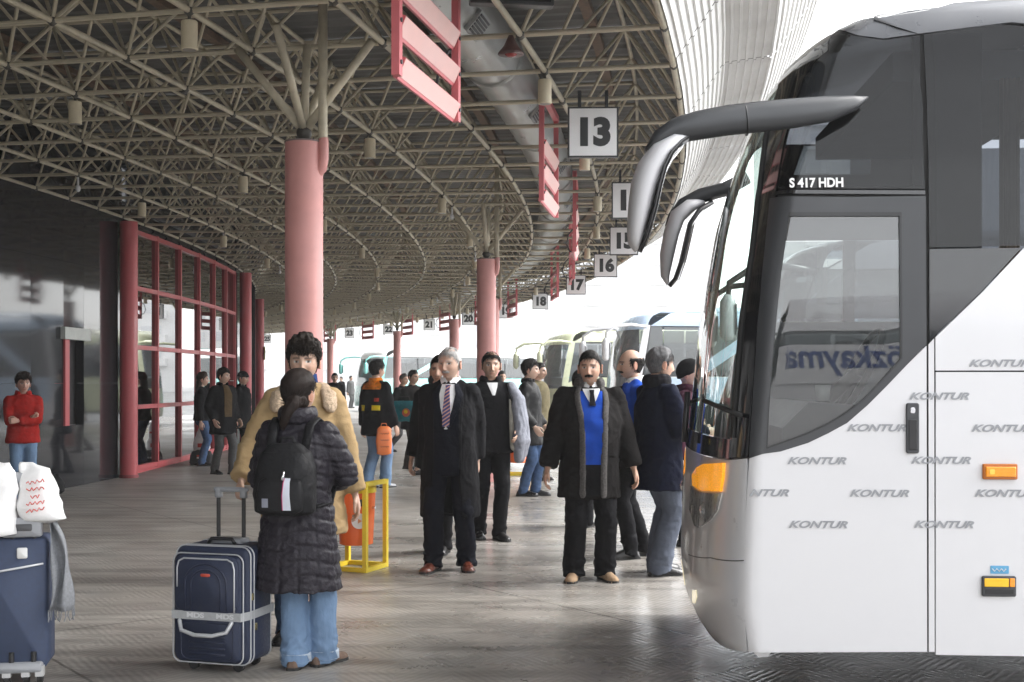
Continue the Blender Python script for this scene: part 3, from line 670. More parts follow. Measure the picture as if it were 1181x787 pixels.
for nm, pl in (('rail_backing', PX((893,214),(1069,213),(1069,230),(885,231))), ('post_backing', PX((1060,38),(1076,36),(1082,400),(1066,402))), ('seam_backing', PX((1066,400),(1082,392),(1082,752),(1066,752))), ('nose_seam_backing', PX((856,533),(868,533),(868,752),(856,752))), ('flap_seam_backing', PX((1074,423),(1230,423),(1230,433),(1074,433)))):
    panel(S, nm, pl, RUBBER, bus, off=-.016, th=.004, res=.08)
# roof skin
roof_e = Gpi[6:]+[SX(1.2, uz(1150, 26)[1]), SX(1.9, 3.055), SX(11.6, 3.075)]
panel(S, 'roof_side', roof_e+[SX(11.6, 3.40), SX(3.4, 3.40), SX(2.2, 3.39), SX(1.75, 3.37)]+PX((1070,12),(1020,20),(965,30)), BRF, bus, off=.0, res=.12)
panel(S, 'roof_side', [SX(1.3, 3.05), SX(11.6, 3.075), SX(11.6, 3.40), SX(2.2, 3.39), SX(1.6, 3.3)], BRF, bus, off=.0, res=.3, far=True)
m = MB(); m.box((6.9, 1.25, 3.385), (9.4, 1.5, .05)); m.build('roof_top', BRF, bus)
m = MB(); rl = []
for z in (3.02, 3.08, 3.14, 3.2, 3.24, 3.29, 3.33, 3.37, 3.40):
    rl.append([tuple(S.P(U, z)-S.N(U, z)*.012) for U in np.linspace(-2.75, -.05, 21)])
m.loft(rl, caps=False, closed=False); m.build('roof_front_dome', BBK, bus, True)
panel(S, 'roof_seam', PX((1057,39),(1056,24),(1057,24),(1058,39)), BLACK, bus, off=.003, res=.05)
# far side and back, floor, interior
panel(S, 'far_side_skin', [SX(.02, zb), SX(11.6, zb), SX(11.6, 1.9), SX(.3, 1.9), SX(.1, 1.3)], BW, bus, res=.4, far=True)
panel(S, 'far_window', [SX(.95, 1.92), SX(11.5, 1.92), SX(11.5, 3.0), SX(.95, 3.0)], GTN, bus, res=.4, far=True)
panel(S, 'far_door_glass', [SX(.34, 1.92), SX(.93, 1.92), SX(.93, 2.42), SX(.5, 2.42)], GSD, bus, res=.2, far=True)
q0, q1 = bl(915,202,2.42), bl(1003,168,2.42); hz = [SX(q0.x, q0.z), SX(q1.x, q0.z), SX(q1.x, q1.z), SX(q0.x+.06, q1.z)]
panel(S, 'far_upper_panel', [SX(.33, 2.425), SX(1.7, 2.425), SX(1.7, 3.04), SX(.5, 3.04)], DARKG, bus, res=.1, far=True, off=-.02, holes=[hz])
panel(S, 'far_quarter_light', hz, GSD, bus, res=.2, far=True, off=-.02)
panel(S, 'far_post', [SX(.91, 1.9), SX(.99, 1.9), SX(.99, 2.45), SX(.91, 2.45)], BBK, bus, res=.2, far=True, off=-.012)
m = MB(); m.box((1.15, 1.25, 2.98), (.9, 2.0, .14)); m.build('front_locker', INNER, bus)
m = MB(); m.box((11.6, 1.25, 1.85), (.06, 2.44, 3.1)); m.build('rear_wall', BW, bus)
m = MB(); m.box((6.0, 1.25, .62), (11.0, 2.36, .5)); m.build('chassis', RUBBER, bus)
m = MB(); m.box((.75, 1.25, .55), (1.3, 2.2, .5)); m.build('front_underframe', RUBBER, bus)
m = MB(); m.box((6.5, 1.25, 1.32), (10.2, 2.4, .08)); m.build('saloon_floor', INNER, bus)
m = MB(); m.box((.9, 1.25, 1.02), (1.2, 2.36, .06)); m.build('cab_floor', DASH, bus)
m = MB(); m.box((6.2, 1.25, 3.14), (9.6, 1.9, .03)); m.build('headliner', INNER, bus)
m = MB(); m.loft([[(.18+dx, y, z) for dx, z in ((0,.95),(.0,1.30),(.12,1.42),(.42,1.40),(.46,1.25),(.46,.95))] for y in (.16, 2.34)]); m.build('dashboard', DASH, bus)
m = MB(); c = Vector((.62,.62,1.56)); e1 = Vector((0,1,0)); e2 = Vector((.45,0,.89)).normalized()
m.tube([c+(e1*math.cos(t)+e2*math.sin(t))*.235 for t in [2*math.pi*k/28 for k in range(29)]], .017, 8, caps=False); m.tube([c-e1*.23, c+e1*.23], .02, 8); m.tube([c, c-e2*.2], .02, 8); m.tube([c, Vector((.42,.62,1.38))], .035, 10); m.build('steering_wheel', BLACK, bus, True)
def seat(x, y, z, w=.46):
    m = MB(); m.rbox((0,0,.24), (.48,w,.14), .05); m.build('seat_cushion', SEATM, bus, angle=40, M=Matrix.Translation((x,y,z)))
    m = MB(); m.rbox((0,0,.40), (.13,w,.85), .05); m.build('seat_back', SEATM, bus, angle=40, M=Matrix.Translation((x+.26,y,z+.28)) @ Matrix.Rotation(R(12), 4, 'Y'))
    m = MB(); m.box((0,0,.09), (.3,.3,.18)); m.build('seat_base', DASH, bus, M=Matrix.Translation((x,y,z)))
seat(1.02, .62, 1.05)
for i in range(5):
    for y in (.45,.93,1.6,2.08): seat(2.2+i*.85, y, 1.36)
CURT = mat('beige_curtain', (.50,.40,.30), .9, 0, .1)
def curtain(x0, x1, y, n=16):
    m = MB(); m.loft([[(x0+(x1-x0)*i/n, y+.02*math.sin(i*1.9), z) for z in (1.98, 2.9)] for i in range(n+1)], caps=False, closed=False); m.build('curtain', CURT, bus, True)
a_, b_ = bl(1150,150,.2).x, bl(1172,150,.2).x; curtain(a_, b_, .17); curtain(2.5, 2.7, .17)
bx0 = bl(1069,150,.0).x; m = MB(); m.box((bx0+.13, .16, 2.46), (.30,.05,1.28)); m.build('window_post', mat('post_grey', (.12,.12,.125), .6), bus)
# lamps
hl_a = PX((815,535.5),(837,534),(836,550),(833,567),(812,566)); hl_a += [(-1.16, hl_a[-1][1]), (-1.2, hl_a[-1][1]+.05), (-1.08, hl_a[0][1]-.03)]
hl_c = PX((812,568),(833,569),(829,588),(821,600),(808,609)); zq = hl_c[-1][1]; hl_c += [(-1.05, zq+.0), (-1.2, zq+.06), (-1.2, hl_c[0][1])]
def left(pl): return [(U, z) for U, z in pl]
for far in (False, True):
    panel(S, 'headlamp_bowl', shrink(hl_c, 1.0), mat('lamp_bowl', (.85,.84,.82), .3, 0, .1, 40), bus, off=.004, th=.01, res=.03, far=far)
    panel(S, 'headlamp_lens', hl_c, LENS, bus, off=.005 if far else .018, th=.012, res=.03, far=far)
    panel(S, 'turn_signal', hl_a, AMBL, bus, off=.004 if far else .016, th=.016, res=.03, far=far)
    c = S.P(*uz(812, 588)); n = S.N(*uz(812, 588)); y = (lambda v: v if not far else np.array([v[0], S.W-v[1], v[2]]))
    m = MB(); m.ell(y(c-n*.025), (.05,.05,.05)); m.build('projector', CHROME, bus, True)
    fg = PX((799,681),(803,680.5),(804,689),(802,696),(799,695)); panel(S, 'fog_lamp', fg, mat('fog_lens', (.95,.85,.6), .15, 0, .05, emit=.12), bus, off=.004, th=.008, res=.02, far=far)
panel(S, 'bumper_groove', PX((794,639),(820,643),(858,646),(858,647.2),(820,644.2),(794,640.2)), DARKG, bus, off=.0015, th=.002, res=.05)
p = bl(876,753,.10); m = MB(); m.loft([[(p.x-.05,y,.305),(p.x+.06,y,.305),(p.x+.03,y,.27),(p.x-.01,y,.265)] for y in (.05,.2)]); m.build('air_deflector', BSI, bus)
# door handle, side lamps, sticker
def splate(u0, v0, u1, v1, y, th, name, m_, r=.006, par=bus):
    a, b = bl(u0, v0, 0), bl(u1, v1, 0); q = MB(); q.rbox(((a.x+b.x)/2, y-th/2, (a.z+b.z)/2), (abs(b.x-a.x), th, abs(a.z-b.z)), r, min(th*.4, .004)); return q.build(name, m_, par, angle=40)
hd = splate(1044.5,465,1059.5,523,-.001,.012,'door_handle', BGR, .01)
splate(1047,484,1057,519,-.010,.006,'handle_grip', BLACK, .006, hd); splate(1049,470,1055,477,-.011,.004,'lock', CHROME, .008, hd)
sl = splate(1132.5,535,1172.5,553,-.001,.016,'side_marker', mat('orange_base', (.5,.15,.02), .4)); splate(1135,538,1170,550,-.016,.01,'marker_lens', AMB, .004, sl); splate(1139,541,1145,547,-.025,.003,'marker_reflex', mat('yellow_reflex', (.9,.65,.1), .2), .004, sl)
splate(1142,652.5,1163.5,662,-.0005,.002,'blue_sticker', mat('sticker_blue', (.12,.38,.62), .5), .004)
q = bl(1152,657.5,0); m = MB(); m.tube([(q.x-.03+.01*i, -.004, q.z+.006*(-1)**i) for i in range(7)], .0022, 5); m.build('sticker_scrawl', WHITE, bus)
s2 = splate(1131.5,664,1171,688,-.001,.014,'flap_lamp_housing', BGR, .008); splate(1134,666.5,1162,676.5,-.014,.006,'yellow_lamp_lens', mat('yellow_lens', (.95,.55,.03), .2, 0, .1), .003, s2); splate(1163,666.5,1169,676.5,-.014,.006,'orange_reflex', AMB, .003, s2); splate(1135,679,1168,685,-.014,.004,'flap_grip', BLACK, .003, s2)
# lettering
km = text_mesh('KONTUR', .043, .0014, .38, .0004, 1.62); kw = max(v.co.x for v in km.vertices)-min(v.co.x for v in km.vertices)
km.transform(Matrix.Diagonal((.262/kw, 1, 1, 1)))
km.materials.append(TXT)
for u, v in ((1010,494),(941,532),(1013,569.5),(942.5,605.5),(1082,457.5),(1084,531.5),(1087.5,605.5),(1151,419.5),(1154,494.5),(1157.5,569.5),(1011+218,457.5),(1230,531.5),(1233,605.5)):
    q = bl(u, v, 0); inst('lettering', km, Matrix.Translation((q.x, -.0035, q.z)) @ Matrix.Rotation(R(90), 4, 'X'), bus)
k2 = text_mesh('NTUR', .043, .0014, .38, .0004, 1.62); k2.transform(Matrix.Diagonal((.178/(max(v.co.x for v in k2.vertices)-min(v.co.x for v in k2.vertices)), 1, 1, 1))); k2.materials.append(TXT)
q = bl(886, 569, 0); inst('lettering', k2, Matrix.Translation((q.x, -.0035, q.z)) @ Matrix.Rotation(R(90), 4, 'X'), bus)
q = S.P(*uz(941, 212)); me = text_mesh('S 417 HDH', .058, .002, 0, .0005); me.transform(Matrix.Diagonal((.238/(max(v.co.x for v in me.vertices)-min(v.co.x for v in me.vertices)), 1, 1, 1)))
o = mobj('model_lettering', me, mat('white_lettering', (.85,.85,.85), .5), bus); o.location = (q[0], q[1]-.016, q[2]); o.rotation_euler = (R(84),0,0)
# wiper and its arm at the foot of the screen
w0, w1 = S.P(*uz(800, 510)), S.P(*uz(806, 452)); m = MB(); m.tube([w0+np.array([-.05,0,0]), w1+np.array([-.06,0,0])], .016, 8); m.build('wiper_arm', BLACK, bus, True)
m = MB(); w2 = S.P(-1.0, 1.42); w3 = S.P(-.3, 1.36); m.tube([w2+np.array([-.03,0,0]), w3+np.array([-.03,0,0])], .012, 6); m.build('wiper_blade', RUBBER, bus, True); m = MB(); m.tube([S.P(-1.5,1.42)+np.array([-.03,0,0]), S.P(-2.3,1.36)+np.array([-.03,0,0])], .012, 6); m.build('wiper_blade', RUBBER, bus, True)
# mirrors
def P2(u, v, y): q = bl(u, v, y); return (q.x, q.z)
ARM = mat('mirror_arm_grey', (.028,.030,.034), .45, 0, .06, 5)
y0 = -.22; MSH = mat('mirror_shell_silver', (.48,.48,.50), .5, .1, .05, 4)
ap = [(1001,112.5),(985,119),(955,126),(915,131),(876,135),(840,139),(805,145),(780,151),(760,161),(746,176)]; aw_ = [1,9,15,17,17.5,17,16,14,10,4]; yv = [-.03,-.05,-.08,-.12,-.16,-.19,-.22,-.23,-.23,-.23]
m = MB(); xzloft(m, [P2(u, v, y) for (u, v), y in zip(ap, yv)], [w/262 for w in aw_], [.012,.035,.055,.06,.065,.07,.075,.08,.08,.07], y0, yy=yv); arm = m.build('mirror_arm', ARM, bus, True)
a_, b_ = bl(860,139,-.245), bl(861,139,-.245); m = MB(); xzloft(m, [P2(859,138.5,-.17), P2(860.5,138.3,-.17)], [18.3/262]*2, [.074]*2, -.17); m.build('arm_joint', BLACK, arm, True)
hp = [(798,156),(780,164),(762,178),(750,196),(743,215),(738,240),(734,262),(732,280),(734,289)]; hw_ = [2,9,14,16,15.5,13.5,11,8,3]
m = MB(); xzloft(m, [P2(u, v, -.23) for u, v in hp], [w/262 for w in hw_], [.03,.09,.12,.13,.135,.13,.12,.09,.05], -.23); m.build('mirror_housing', MSH, bus, True)
rp = [(799,155),(785,166),(773,180),(765,196),(759,218),(754,242),(748,264),(742,282),(738,290)]
m = MB(); xzloft(m, [P2(u, v, -.23) for u, v in rp], [2.6/262]*9, [.03,.085,.115,.125,.13,.125,.115,.085,.04], -.23); rim_ = m.build('mirror_rim', BLACK, bus, True)
m = MB(); xzloft(m, [P2(u+3, v+2, -.23) for u, v in rp[1:-1]], [.002]*7, [.06,.1,.11,.115,.11,.1,.06], -.23); m.build('mirror_glass', CHROME, bus, True)
yf = 2.72
ap = [(862,205),(835,219),(808,226),(788,236),(776,250),(770,262)]; m = MB(); xzloft(m, [P2(u, v, yf) for u, v in ap], [.045,.05,.05,.045,.035,.02], [.05]*6, yf); m.build('mirror_arm', ARM, bus, True)
hp = [(812,232),(795,238),(781,250),(774,270),(769,295),(767,318),(770,328)]; m = MB(); xzloft(m, [P2(u, v, yf) for u, v in hp], [.02,.045,.055,.052,.048,.03,.01], [.03,.10,.13,.135,.13,.09,.04], yf); m.build('mirror_housing', MSH, bus, True)
rp = [(822,233),(806,243),(796,258),(791,280),(786,302),(779,322),(772,330)]; m = MB(); xzloft(m, [P2(u, v, yf) for u, v in rp], [.016]*7, [.03,.10,.125,.13,.125,.09,.03], yf); m.build('mirror_rim', BLACK, bus, True)
m = MB(); xzloft(m, [P2(u+4, v+1, yf) for u, v in rp[1:-1]], [.002]*5, [.08,.115,.12,.11,.07], yf); m.build('mirror_glass', CHROME, bus, True)
for y, s in ((.03, 1), (2.47, -1)):
    for x in (wx, 8.6): wheel(bus, x, y, s, .48)
# people faintly visible inside come from the seats; a paper cup on the dash
p = bl(949,446,.25); cup = MB(); cup.tube([(p.x,.25,1.425),(p.x,.25,1.50)], [.03,.038], 14); tag(cup.build('paper_cup', WHITE, None, True, M=bus.matrix_basis if False else Matrix.Translation(BO) @ Matrix.Rotation(-YAW, 4, 'Z')), 'white paper cup standing on the coach dashboard behind the driver window', 'cup')
# ---------------------------------------------------------------- the other coaches in their bays
GBK = glass('far_coach_glass', (.30,.33,.34), 1, .02, .25, (.30,.32,.33), 1.6)
def coach(label, nose_r, a, paint, accent=None, H=3.45, roof=None, trim=None, name='coach_bus', flip=1, text=None, rot=None, loc=None, text_m=None):
    k = H/3.44
    t = thing(name, label, 'bus', loc if loc is not None else pol(nose_r, a), rot if rot is not None else a, 'coaches parked nose in at the bays')
    sh = Shell(c=.42, n=2.6); sh.FZ = ([z*k for z in sh.FZ[0]], sh.FZ[1]); sh.GZ = ([z*k for z in sh.GZ[0]], sh.GZ[1])
    trim = trim or BBK
    T = Matrix.Translation((.2, -1.25, 0))
    def pn(name_, poly, m_, off=0.0, res=.2, xs_=True, both=True):
        o = panel(sh, name_, poly, m_, t, off, .01, res, xside=xs_); o.matrix_local = T
        if both: o2 = panel(sh, name_, poly, m_, t, off, .01, res, far=True, xside=xs_); o2.matrix_local = T
        return o
    ar = lambda x: [(x+.58*math.cos(q), max(.45+.58*math.sin(q), .31)) for q in [math.pi-math.pi*i/10 for i in range(11)]]
    low = [(.05, .31)]+ar(2.6)+ar(8.6)+[(11.8, .31), (11.8, 1.62), (.28, 1.62)]
    pn('lower_side', low, paint, 0, .25)
    wins = [(1.02, 2.3), (2.36, 4.0), (4.06, 5.7), (5.76, 7.4), (7.46, 9.1), (9.16, 11.3)]
    for x0, x1 in wins: pn('side_window', [(x0, 1.66), (x1, 1.66), (x1, 2.85*k), (x0, 2.85*k)], GBK, -.004, .35)
    pn('cab_window', [(.42, 1.45), (.98, 1.66), (.98, 2.85*k), (.68, 2.85*k)], GBK, .003, .2)
    pn('window_band', [(.30, 1.625), (.98, 1.66), (.98, 2.9*k), (.62, 2.9*k)], trim, -.004, .2)
    pn('rear_quarter', [(11.32, 1.63), (11.8, 1.63), (11.8, 2.9*k), (11.32, 2.9*k)], paint, 0, .3)
    pn('upper_side', [(.66, 2.88*k), (11.8, 2.88*k), (11.8, 3.36*k), (2.0, 3.36*k), (1.2, 3.2*k)], roof or paint, 0, .22)
    if accent:
        pn('accent_sweep', [(1.6, 1.66), (2.1, 1.66), (4.1, 2.86*k), (3.55, 2.86*k)], accent, .004, .2)
        pn('accent_band', [(.4, .9), (11.7, .9), (11.7, 1.6), (.4, 1.6)], accent, .004, .3)
    wrap = lambda z0, z1, u0: [(u0, z0), (u0, z1), (-1.4, z1), (-2.8-u0, z1), (-2.8-u0, z0), (-1.4, z0)]
    o = pn('front_panel', wrap(.26, 1.2, .0), paint, 0, .1, False, False)
    o = pn('windscreen', wrap(1.24, 2.80*k, -.12), GBK, -.004, .12, False, False)
    o = pn('front_cowl', wrap(1.18, 1.25, -.02), trim, .004, .1, False, False)
    o = pn('front_pillar', [(-.13, 1.2), (.06, 1.2), (.06, 2.9*k), (-.13, 2.9*k)], trim if not accent else paint, .004, .1, False, True)
    o = pn('front_visor', wrap(2.79*k, 3.24*k, .0), roof or trim, .003, .1, False, False)
    pn('headlamp', [(-.16, .82), (-.55, .86), (-.6, 1.02), (-.2, 1.08)], mat('headlamp_far', (.7,.72,.74), .15), .01, .08, False, True)
    pn('turn_signal', [(-.06, .9), (-.15, .85), (-.19, 1.06), (-.08, 1.05)], AMB, .012, .08, False, True)
    m = MB(); m.loft([[tuple(sh.P(U, z*k)) for U in np.linspace(-2.8, 0, 17)]+[(11.8, .4, z*k), (11.8, 2.1, z*k)] for z in (3.22, 3.30, 3.36, 3.40)]); m.build('roof', roof or paint, t, True, M=T)
    m = MB(); m.box((6.2, 1.25, .6), (10.8, 2.3, .5)); m.build('chassis', RUBBER, t, M=T)
    m = MB(); m.box((11.8, 1.25, 1.8), (.05, 2.4, 2.9)); m.build('rear_wall', paint, t, M=T)
    m = MB(); m.box((6.4, 1.25, 1.35), (10.2, 2.36, .06)); m.build('saloon_floor', INNER, t, M=T)
    m = MB(); m.loft([[(.25, y, .98), (.25, y, 1.35), (.75, y, 1.35), (.75, y, .98)] for y in (.15, 2.35)]); m.build('dashboard', DASH, t, M=T)
    for i in range(8):
        for y in (.7, 1.85):
            m = MB(); m.rbox((0,0,.5), (.14,.92,1.0), .05); m.build('seat_row', SEATM, t, M=T @ Matrix.Translation((2.4+i*1.05, y, 1.4)))
    for y, s in ((.03, 1), (2.47, -1)):
        for x in (2.6, 8.6): 
            n0 = len(t.children); wheel(t, x, y, s, .48)
            t.children[-1].matrix_local = T
    for y, s in ((.05, -1), (2.45, 1)):
        m = MB(); m.tube([(.55, y, 2.86*k), (.1, y+s*.12, 2.9*k), (-.35, y+s*.2, 2.86*k), (-.6, y+s*.22, 2.7*k), (-.62, y+s*.22, 2.5*k)], [.03,.045,.045,.04,.03], 10); m.build('mirror_arm', trim if not accent else paint, t, True, M=T)
        m = MB(); m.tube([(-.6, y+s*.22, 2.55*k), (-.62, y+s*.22, 2.45*k), (-.62, y+s*.22, 2.05*k), (-.60, y+s*.22, 1.98*k)], [.06,.1,.1,.05], 12, flat=(1, .8)); h_ = m.build('mirror_housing', paint if paint is not BW else BSI, t, True, M=T)
        m = MB(); m.box((-.515, y+s*.22, 2.25*k), (.01, .15, .38)); m.build('mirror_glass', CHROME, h_, M=T)
    if text:
        for side in (0,):
            o = mobj('lettering', text_mesh(text, .62, .012, .2, .002), text_m, t); o.matrix_local = T @ Matrix.Translation((5.0, -.012, 1.27)) @ Matrix.Rotation(R(90), 4, 'X')
    return t
BLUEP = mat('pale_blue_paint', (.45,.56,.70), .25, 0, .03, coat=.4); LIME = mat('pale_lime_paint', (.60,.63,.43), .28, 0, .03, coat=.4)
TEAL = mat('teal_paint', (.22,.62,.58), .28, 0, .03, coat=.4); TEALL = mat('pale_teal_paint', (.36,.72,.68), .28, 0, .03, coat=.4); NAVYT = mat('navy_lettering', (.03,.06,.22), .4)
NR = 68.75
coach('blue and white coach with black window band, just past the big white coach', NR, ang_from_u(702, NR), BW, BLUEP, 3.55, BLUEP)
coach('pale lime green coach with rounded front, left of the blue and white coach', NR, ang_from_u(622, NR), LIME, None, 3.35, LIME, LIME)
tb = coach('teal and white coach seen side on in the far bays', NR, ang_from_u(416, NR), TEAL, TEALL, 3.2, WHITE, TEAL)
coach('silver coach almost hidden behind the big white one, only its mirrors showing', NR, math.asin((16.6-CY)/NR), BSI, None, 3.5)
wb_ = coach('white coach with navy lettering parked in the bay behind the viewer', NR, 0, BW, None, 3.5, rot=R(-3), loc=(.5, -6.0, 0))
m = MB(); m.box((3.1, 1.262, 1.78), (4.8, .012, .6)); m.build('lettering_band', BW, wb_)
o = mobj('lettering', text_mesh('\u00f6zkaymak', .44, .008, .15, .002), NAVYT, wb_); o.matrix_local = Matrix.Translation((2.15, 1.272, 1.82)) @ Matrix.Rotation(R(180), 4, 'Z') @ Matrix.Rotation(R(90), 4, 'X')
# ================================================================ luggage, bins and bags
NAVYF = mat('navy_suitcase_fabric', (.020,.028,.060), .6, 0, .12, 60, bump=.15, bs=500); PIPE = mat('silver_piping', (.55,.56,.58), .35, .3); GREYP = mat('grey_plastic', (.30,.31,.33), .4)
NAVYD = mat('navy_embossed', (.014,.020,.046), .5, 0, .1, 60)
def rrect(hw, hh, r, k=5):
    out = []
    for cx, cz, a0 in ((1,1,0),(-1,1,90),(-1,-1,180),(1,-1,270)):
        for i in range(k+1): a = R(a0+90*i/k); out.append((cx*(hw-r)+r*math.cos(a), cz*(hh-r)+r*math.sin(a)))
    return out
def loop_tube(pts, r, name, m_, par, n=6):
    q = MB(); q.tube(list(pts)+[pts[0], pts[1]], r, n, caps=False); return q.build(name, m_, par, True)
p = gpos(259, 769); sc = thing('suitcase', 'upright navy blue wheeled suitcase with silver piping and grey strap beside the quilted coat', 'suitcase', p, R(-16))
W_, D_, H_ = .43, .27, .61; zc = .045+H_/2
m = MB(); m.rbox((0,0,zc), (W_,D_,H_), .05, .02); body = m.build('case_body', NAVYF, sc, angle=50)
m = MB(); m.rbox((0,-D_/2-.022,zc-.01), (W_-.03,.05,H_-.05), .045, .018); m.build('front_pocket', NAVYF, sc, angle=50)
for y in (-D_/2+.02, -D_/2+.055, D_/2-.03): loop_tube([(x, y, zc+z) for x, z in rrect(W_/2+.001, H_/2+.001, .05)], .0045, 'piping', PIPE, body)
loop_tube([(x, -D_/2-.036, zc-.01+z) for x, z in rrect(W_/2-.012, H_/2-.022, .045)], .004, 'piping', PIPE, body)
m = MB(); m.rbox((0,-D_/2-.052,zc+.12), (W_-.06,.02,.30), .06, .008); up_ = m.build('upper_pocket', NAVYF, sc, angle=50)
q = [(-.165,-.0),( -.165,.10),(-.155,.135),(-.125,.15),(.125,.15),(.155,.135),(.165,.10),(.165,-.0)]
m = MB(); m.tube([(x, -D_/2-.061, zc+.10+z) for x, z in q]+[(.165,-D_/2-.061,zc-.02)], .005, 6); m.build('pocket_zip', PIPE, up_, True)
for w in (.12, .085):
    arc_ = [(-w, -.12)]+[(-w*math.cos(math.pi*i/10), .02+w*.85*math.sin(math.pi*i/10)) for i in range(11)]+[(w, -.12)]
    m = MB(); m.tube([(x, -D_/2-.061, zc+.10+z) for x, z in arc_], .006, 6); m.build('embossed_arch', NAVYD, up_, True)
m = MB(); m.rbox((-.0,-D_/2-.0635,zc+.165), (.055,.004,.016), .0078, .001); m.build('badge', mat('red_badge', (.55,.08,.05), .3), up_, angle=50)
for i in range(4):
    m = MB(); m.rbox((0,-D_/2-.047,zc-.155-i*.03), (.21,.008,.014), .006, .003); m.build('embossed_bar', NAVYD, sc, angle=50)
loop_tube([(x, -D_/2-.046, zc-.18+z) for x, z in rrect(.15, .095, .04)], .004, 'embossed_frame', NAVYD, sc)
zst = zc-.045
m = MB(); hw, hd = W_/2+.004, D_/2
lp = [(-hw, hd+.004), (-hw, -hd+.01), (-hw+.02, -hd-.058), (hw-.02, -hd-.058), (hw, -hd+.01), (hw, hd+.004)]
m.loft([[(x, y, zst-.022) for x, y in lp], [(x*1.003, y*1.003, zst+.022) for x, y in lp]], caps=False); st_ = m.build('luggage_strap', mat('grey_strap', (.40,.41,.42), .6, 0, .1, 60), sc)
for x in (-.06, .11):
    o = mobj('strap_lettering', text_mesh('MDS', .034, .0015, 0, .0004, 1.5), mat('pale_lettering', (.66,.67,.68), .6), st_); o.location = (x, -hd-.0605, zst); o.rotation_euler = (R(90),0,0)
m = MB(); m.tube([(-.15,-D_/2-.062,zst-.03),(-.13,-D_/2-.08,zst-.075),(-.05,-D_/2-.088,zst-.095),(.05,-D_/2-.088,zst-.095),(.13,-D_/2-.08,zst-.075),(.15,-D_/2-.062,zst-.03)], .011, 8, rnd=True); m.build('carry_handle', PIPE, sc, True)
for s in (-1, 1):
    m = MB(); m.cyl((s*.075, .07, zc+H_/2-.02), (s*.075, .07, .915), .011, 10); m.build('handle_rod', BLACK, sc)
    m = MB(); m.rbox((s*.075,.07,.915), (.035,.03,.05), .008, .004); m.build('handle_end', GREYP, sc, angle=50)
    for y in (-.08, .09):
        m = MB(); m.tube([(s*.13,y-.012,.03),(s*.13,y+.012,.03)], .03, 14); wh = m.build('wheel', RUBBER, sc, angle=40)
        m = MB(); m.box((s*.13,y,.056), (.03,.045,.035)); m.build('wheel_bracket', GREYP, wh)
m = MB(); m.tube([(-.09,.07,.935),(.09,.07,.935)], .014, 10, rnd=True); m.build('handle_grip', GREYP, sc, True)
m = MB(); m.rbox((0,.04,zc+H_/2+.012), (.2,.1,.03), .008, .006); m.build('handle_plate', GREYP, sc, angle=50)
m = MB(); m.tube([(-.08,-.03,zc+H_/2),(-.06,-.03,zc+H_/2+.028),(.06,-.03,zc+H_/2+.028),(.08,-.03,zc+H_/2)], .01, 8); m.build('top_handle', BLACK, sc, True)
for z, y in ((.05, -.105), (-.11, -.07)):
    m = MB(); m.box((W_/2+.008, y, zc+z), (.008,.012,.035)); m.build('zip_pull', mat('brass', (.6,.5,.25), .3, .8), sc)
# tall suitcase at the left edge with bags and scarf on it
p = gpos(14, 783); c2 = thing('tall_suitcase', 'tall blue trolley case with grey handle frame cut by the left edge', 'suitcase', p, R(12))
BLUF = mat('dusty_blue_fabric', (.045,.062,.115), .7, 0, .15, 40, bump=.15, bs=400)
m = MB(); m.rbox((0,0,.40), (.38,.24,.66), .035, .015); bd = m.build('case_body', BLUF, c2, angle=50)
m = MB(); m.tube([(-.19,-.125,.555),(-.05,-.127,.565),(.17,-.127,.60)], .006, 6); m.build('zip', PIPE, bd, True)
m = MB(); m.tube([(-.09,-.13,.56),(-.092,-.133,.52)], .006, 6); m.build('zip_pull', PIPE, bd, True)
m = MB(); m.rbox((.07,-.125,.655), (.05,.008,.055), .008, .003); m.build('name_tag', WHITE, c2, angle=50)
for s in (.02, .125):
    m = MB(); m.cyl((s,-.10,.70),(s,-.10,1.02),.012,8); m.build('handle_rod', BLACK, c2)
    m = MB(); m.cyl((s,-.125,.075),(s,-.125,.16),.013,8); m.build('lower_rod', BLACK, c2)
m = MB(); m.rbox((.07,-.10,1.03), (.17,.04,.06), .015, .006); m.build('handle_grip', GREYP, c2, angle=50)
m = MB(); m.rbox((.07,-.115,.785), (.19,.055,.10), .015, .008); m.build('handle_bracket', GREYP, c2, angle=50)
m = MB(); m.rbox((.07,-.143,.785), (.10,.004,.035), .008, .001); m.build('bracket_slot', DARKG, c2, angle=50)
m = MB(); m.rbox((.0,-.08,.085), (.34,.16,.05), .015, .008); m.build('base_rail', GREYP, c2, angle=50)
for x in (.0, .09, .155):
    m = MB(); m.tube([(x-.012,-.12,.035),(x+.012,-.12,.035)], .035, 14); wh = m.build('wheel', RUBBER, c2, angle=40)
    m = MB(); m.box((x, -.13, .065), (.04,.05,.05)); m.build('wheel_cover', mat('pale_grey_plastic', (.5,.5,.5), .4), wh)
def blob(rows, n=20, seed=0, amp=.02, sc_=7):
    # crumpled sack from (z, halfwidth, halfdepth, dx, dy)
    q = MB(); rg = []
    for z, a, b, dx, dy in rows:
        ring = []
        for k in range(n):
            t = 2*math.pi*k/n; v = Vector((dx+a*math.copysign(abs(math.cos(t))**.7, math.cos(t)), dy+b*math.copysign(abs(math.sin(t))**.7, math.sin(t)), z))
            d = noise.noise(v*sc_+Vector((seed, 0, 0)))*amp+noise.noise(v*sc_*2.6+Vector((0, seed, 0)))*amp*.6; ring.append(v+Vector((math.cos(t)*d, math.sin(t)*d, d*.3)))
        rg.append(ring)
    return q.loft(rg)
PLAS = mat('white_plastic_bag', (.80,.80,.80), .35, 0, .05, 20, bump=.35, bs=18); REDT = mat('red_print', (.6,.06,.04), .5)
Mc2 = Matrix.Translation(p) @ Matrix.Rotation(R(12), 4, 'Z')
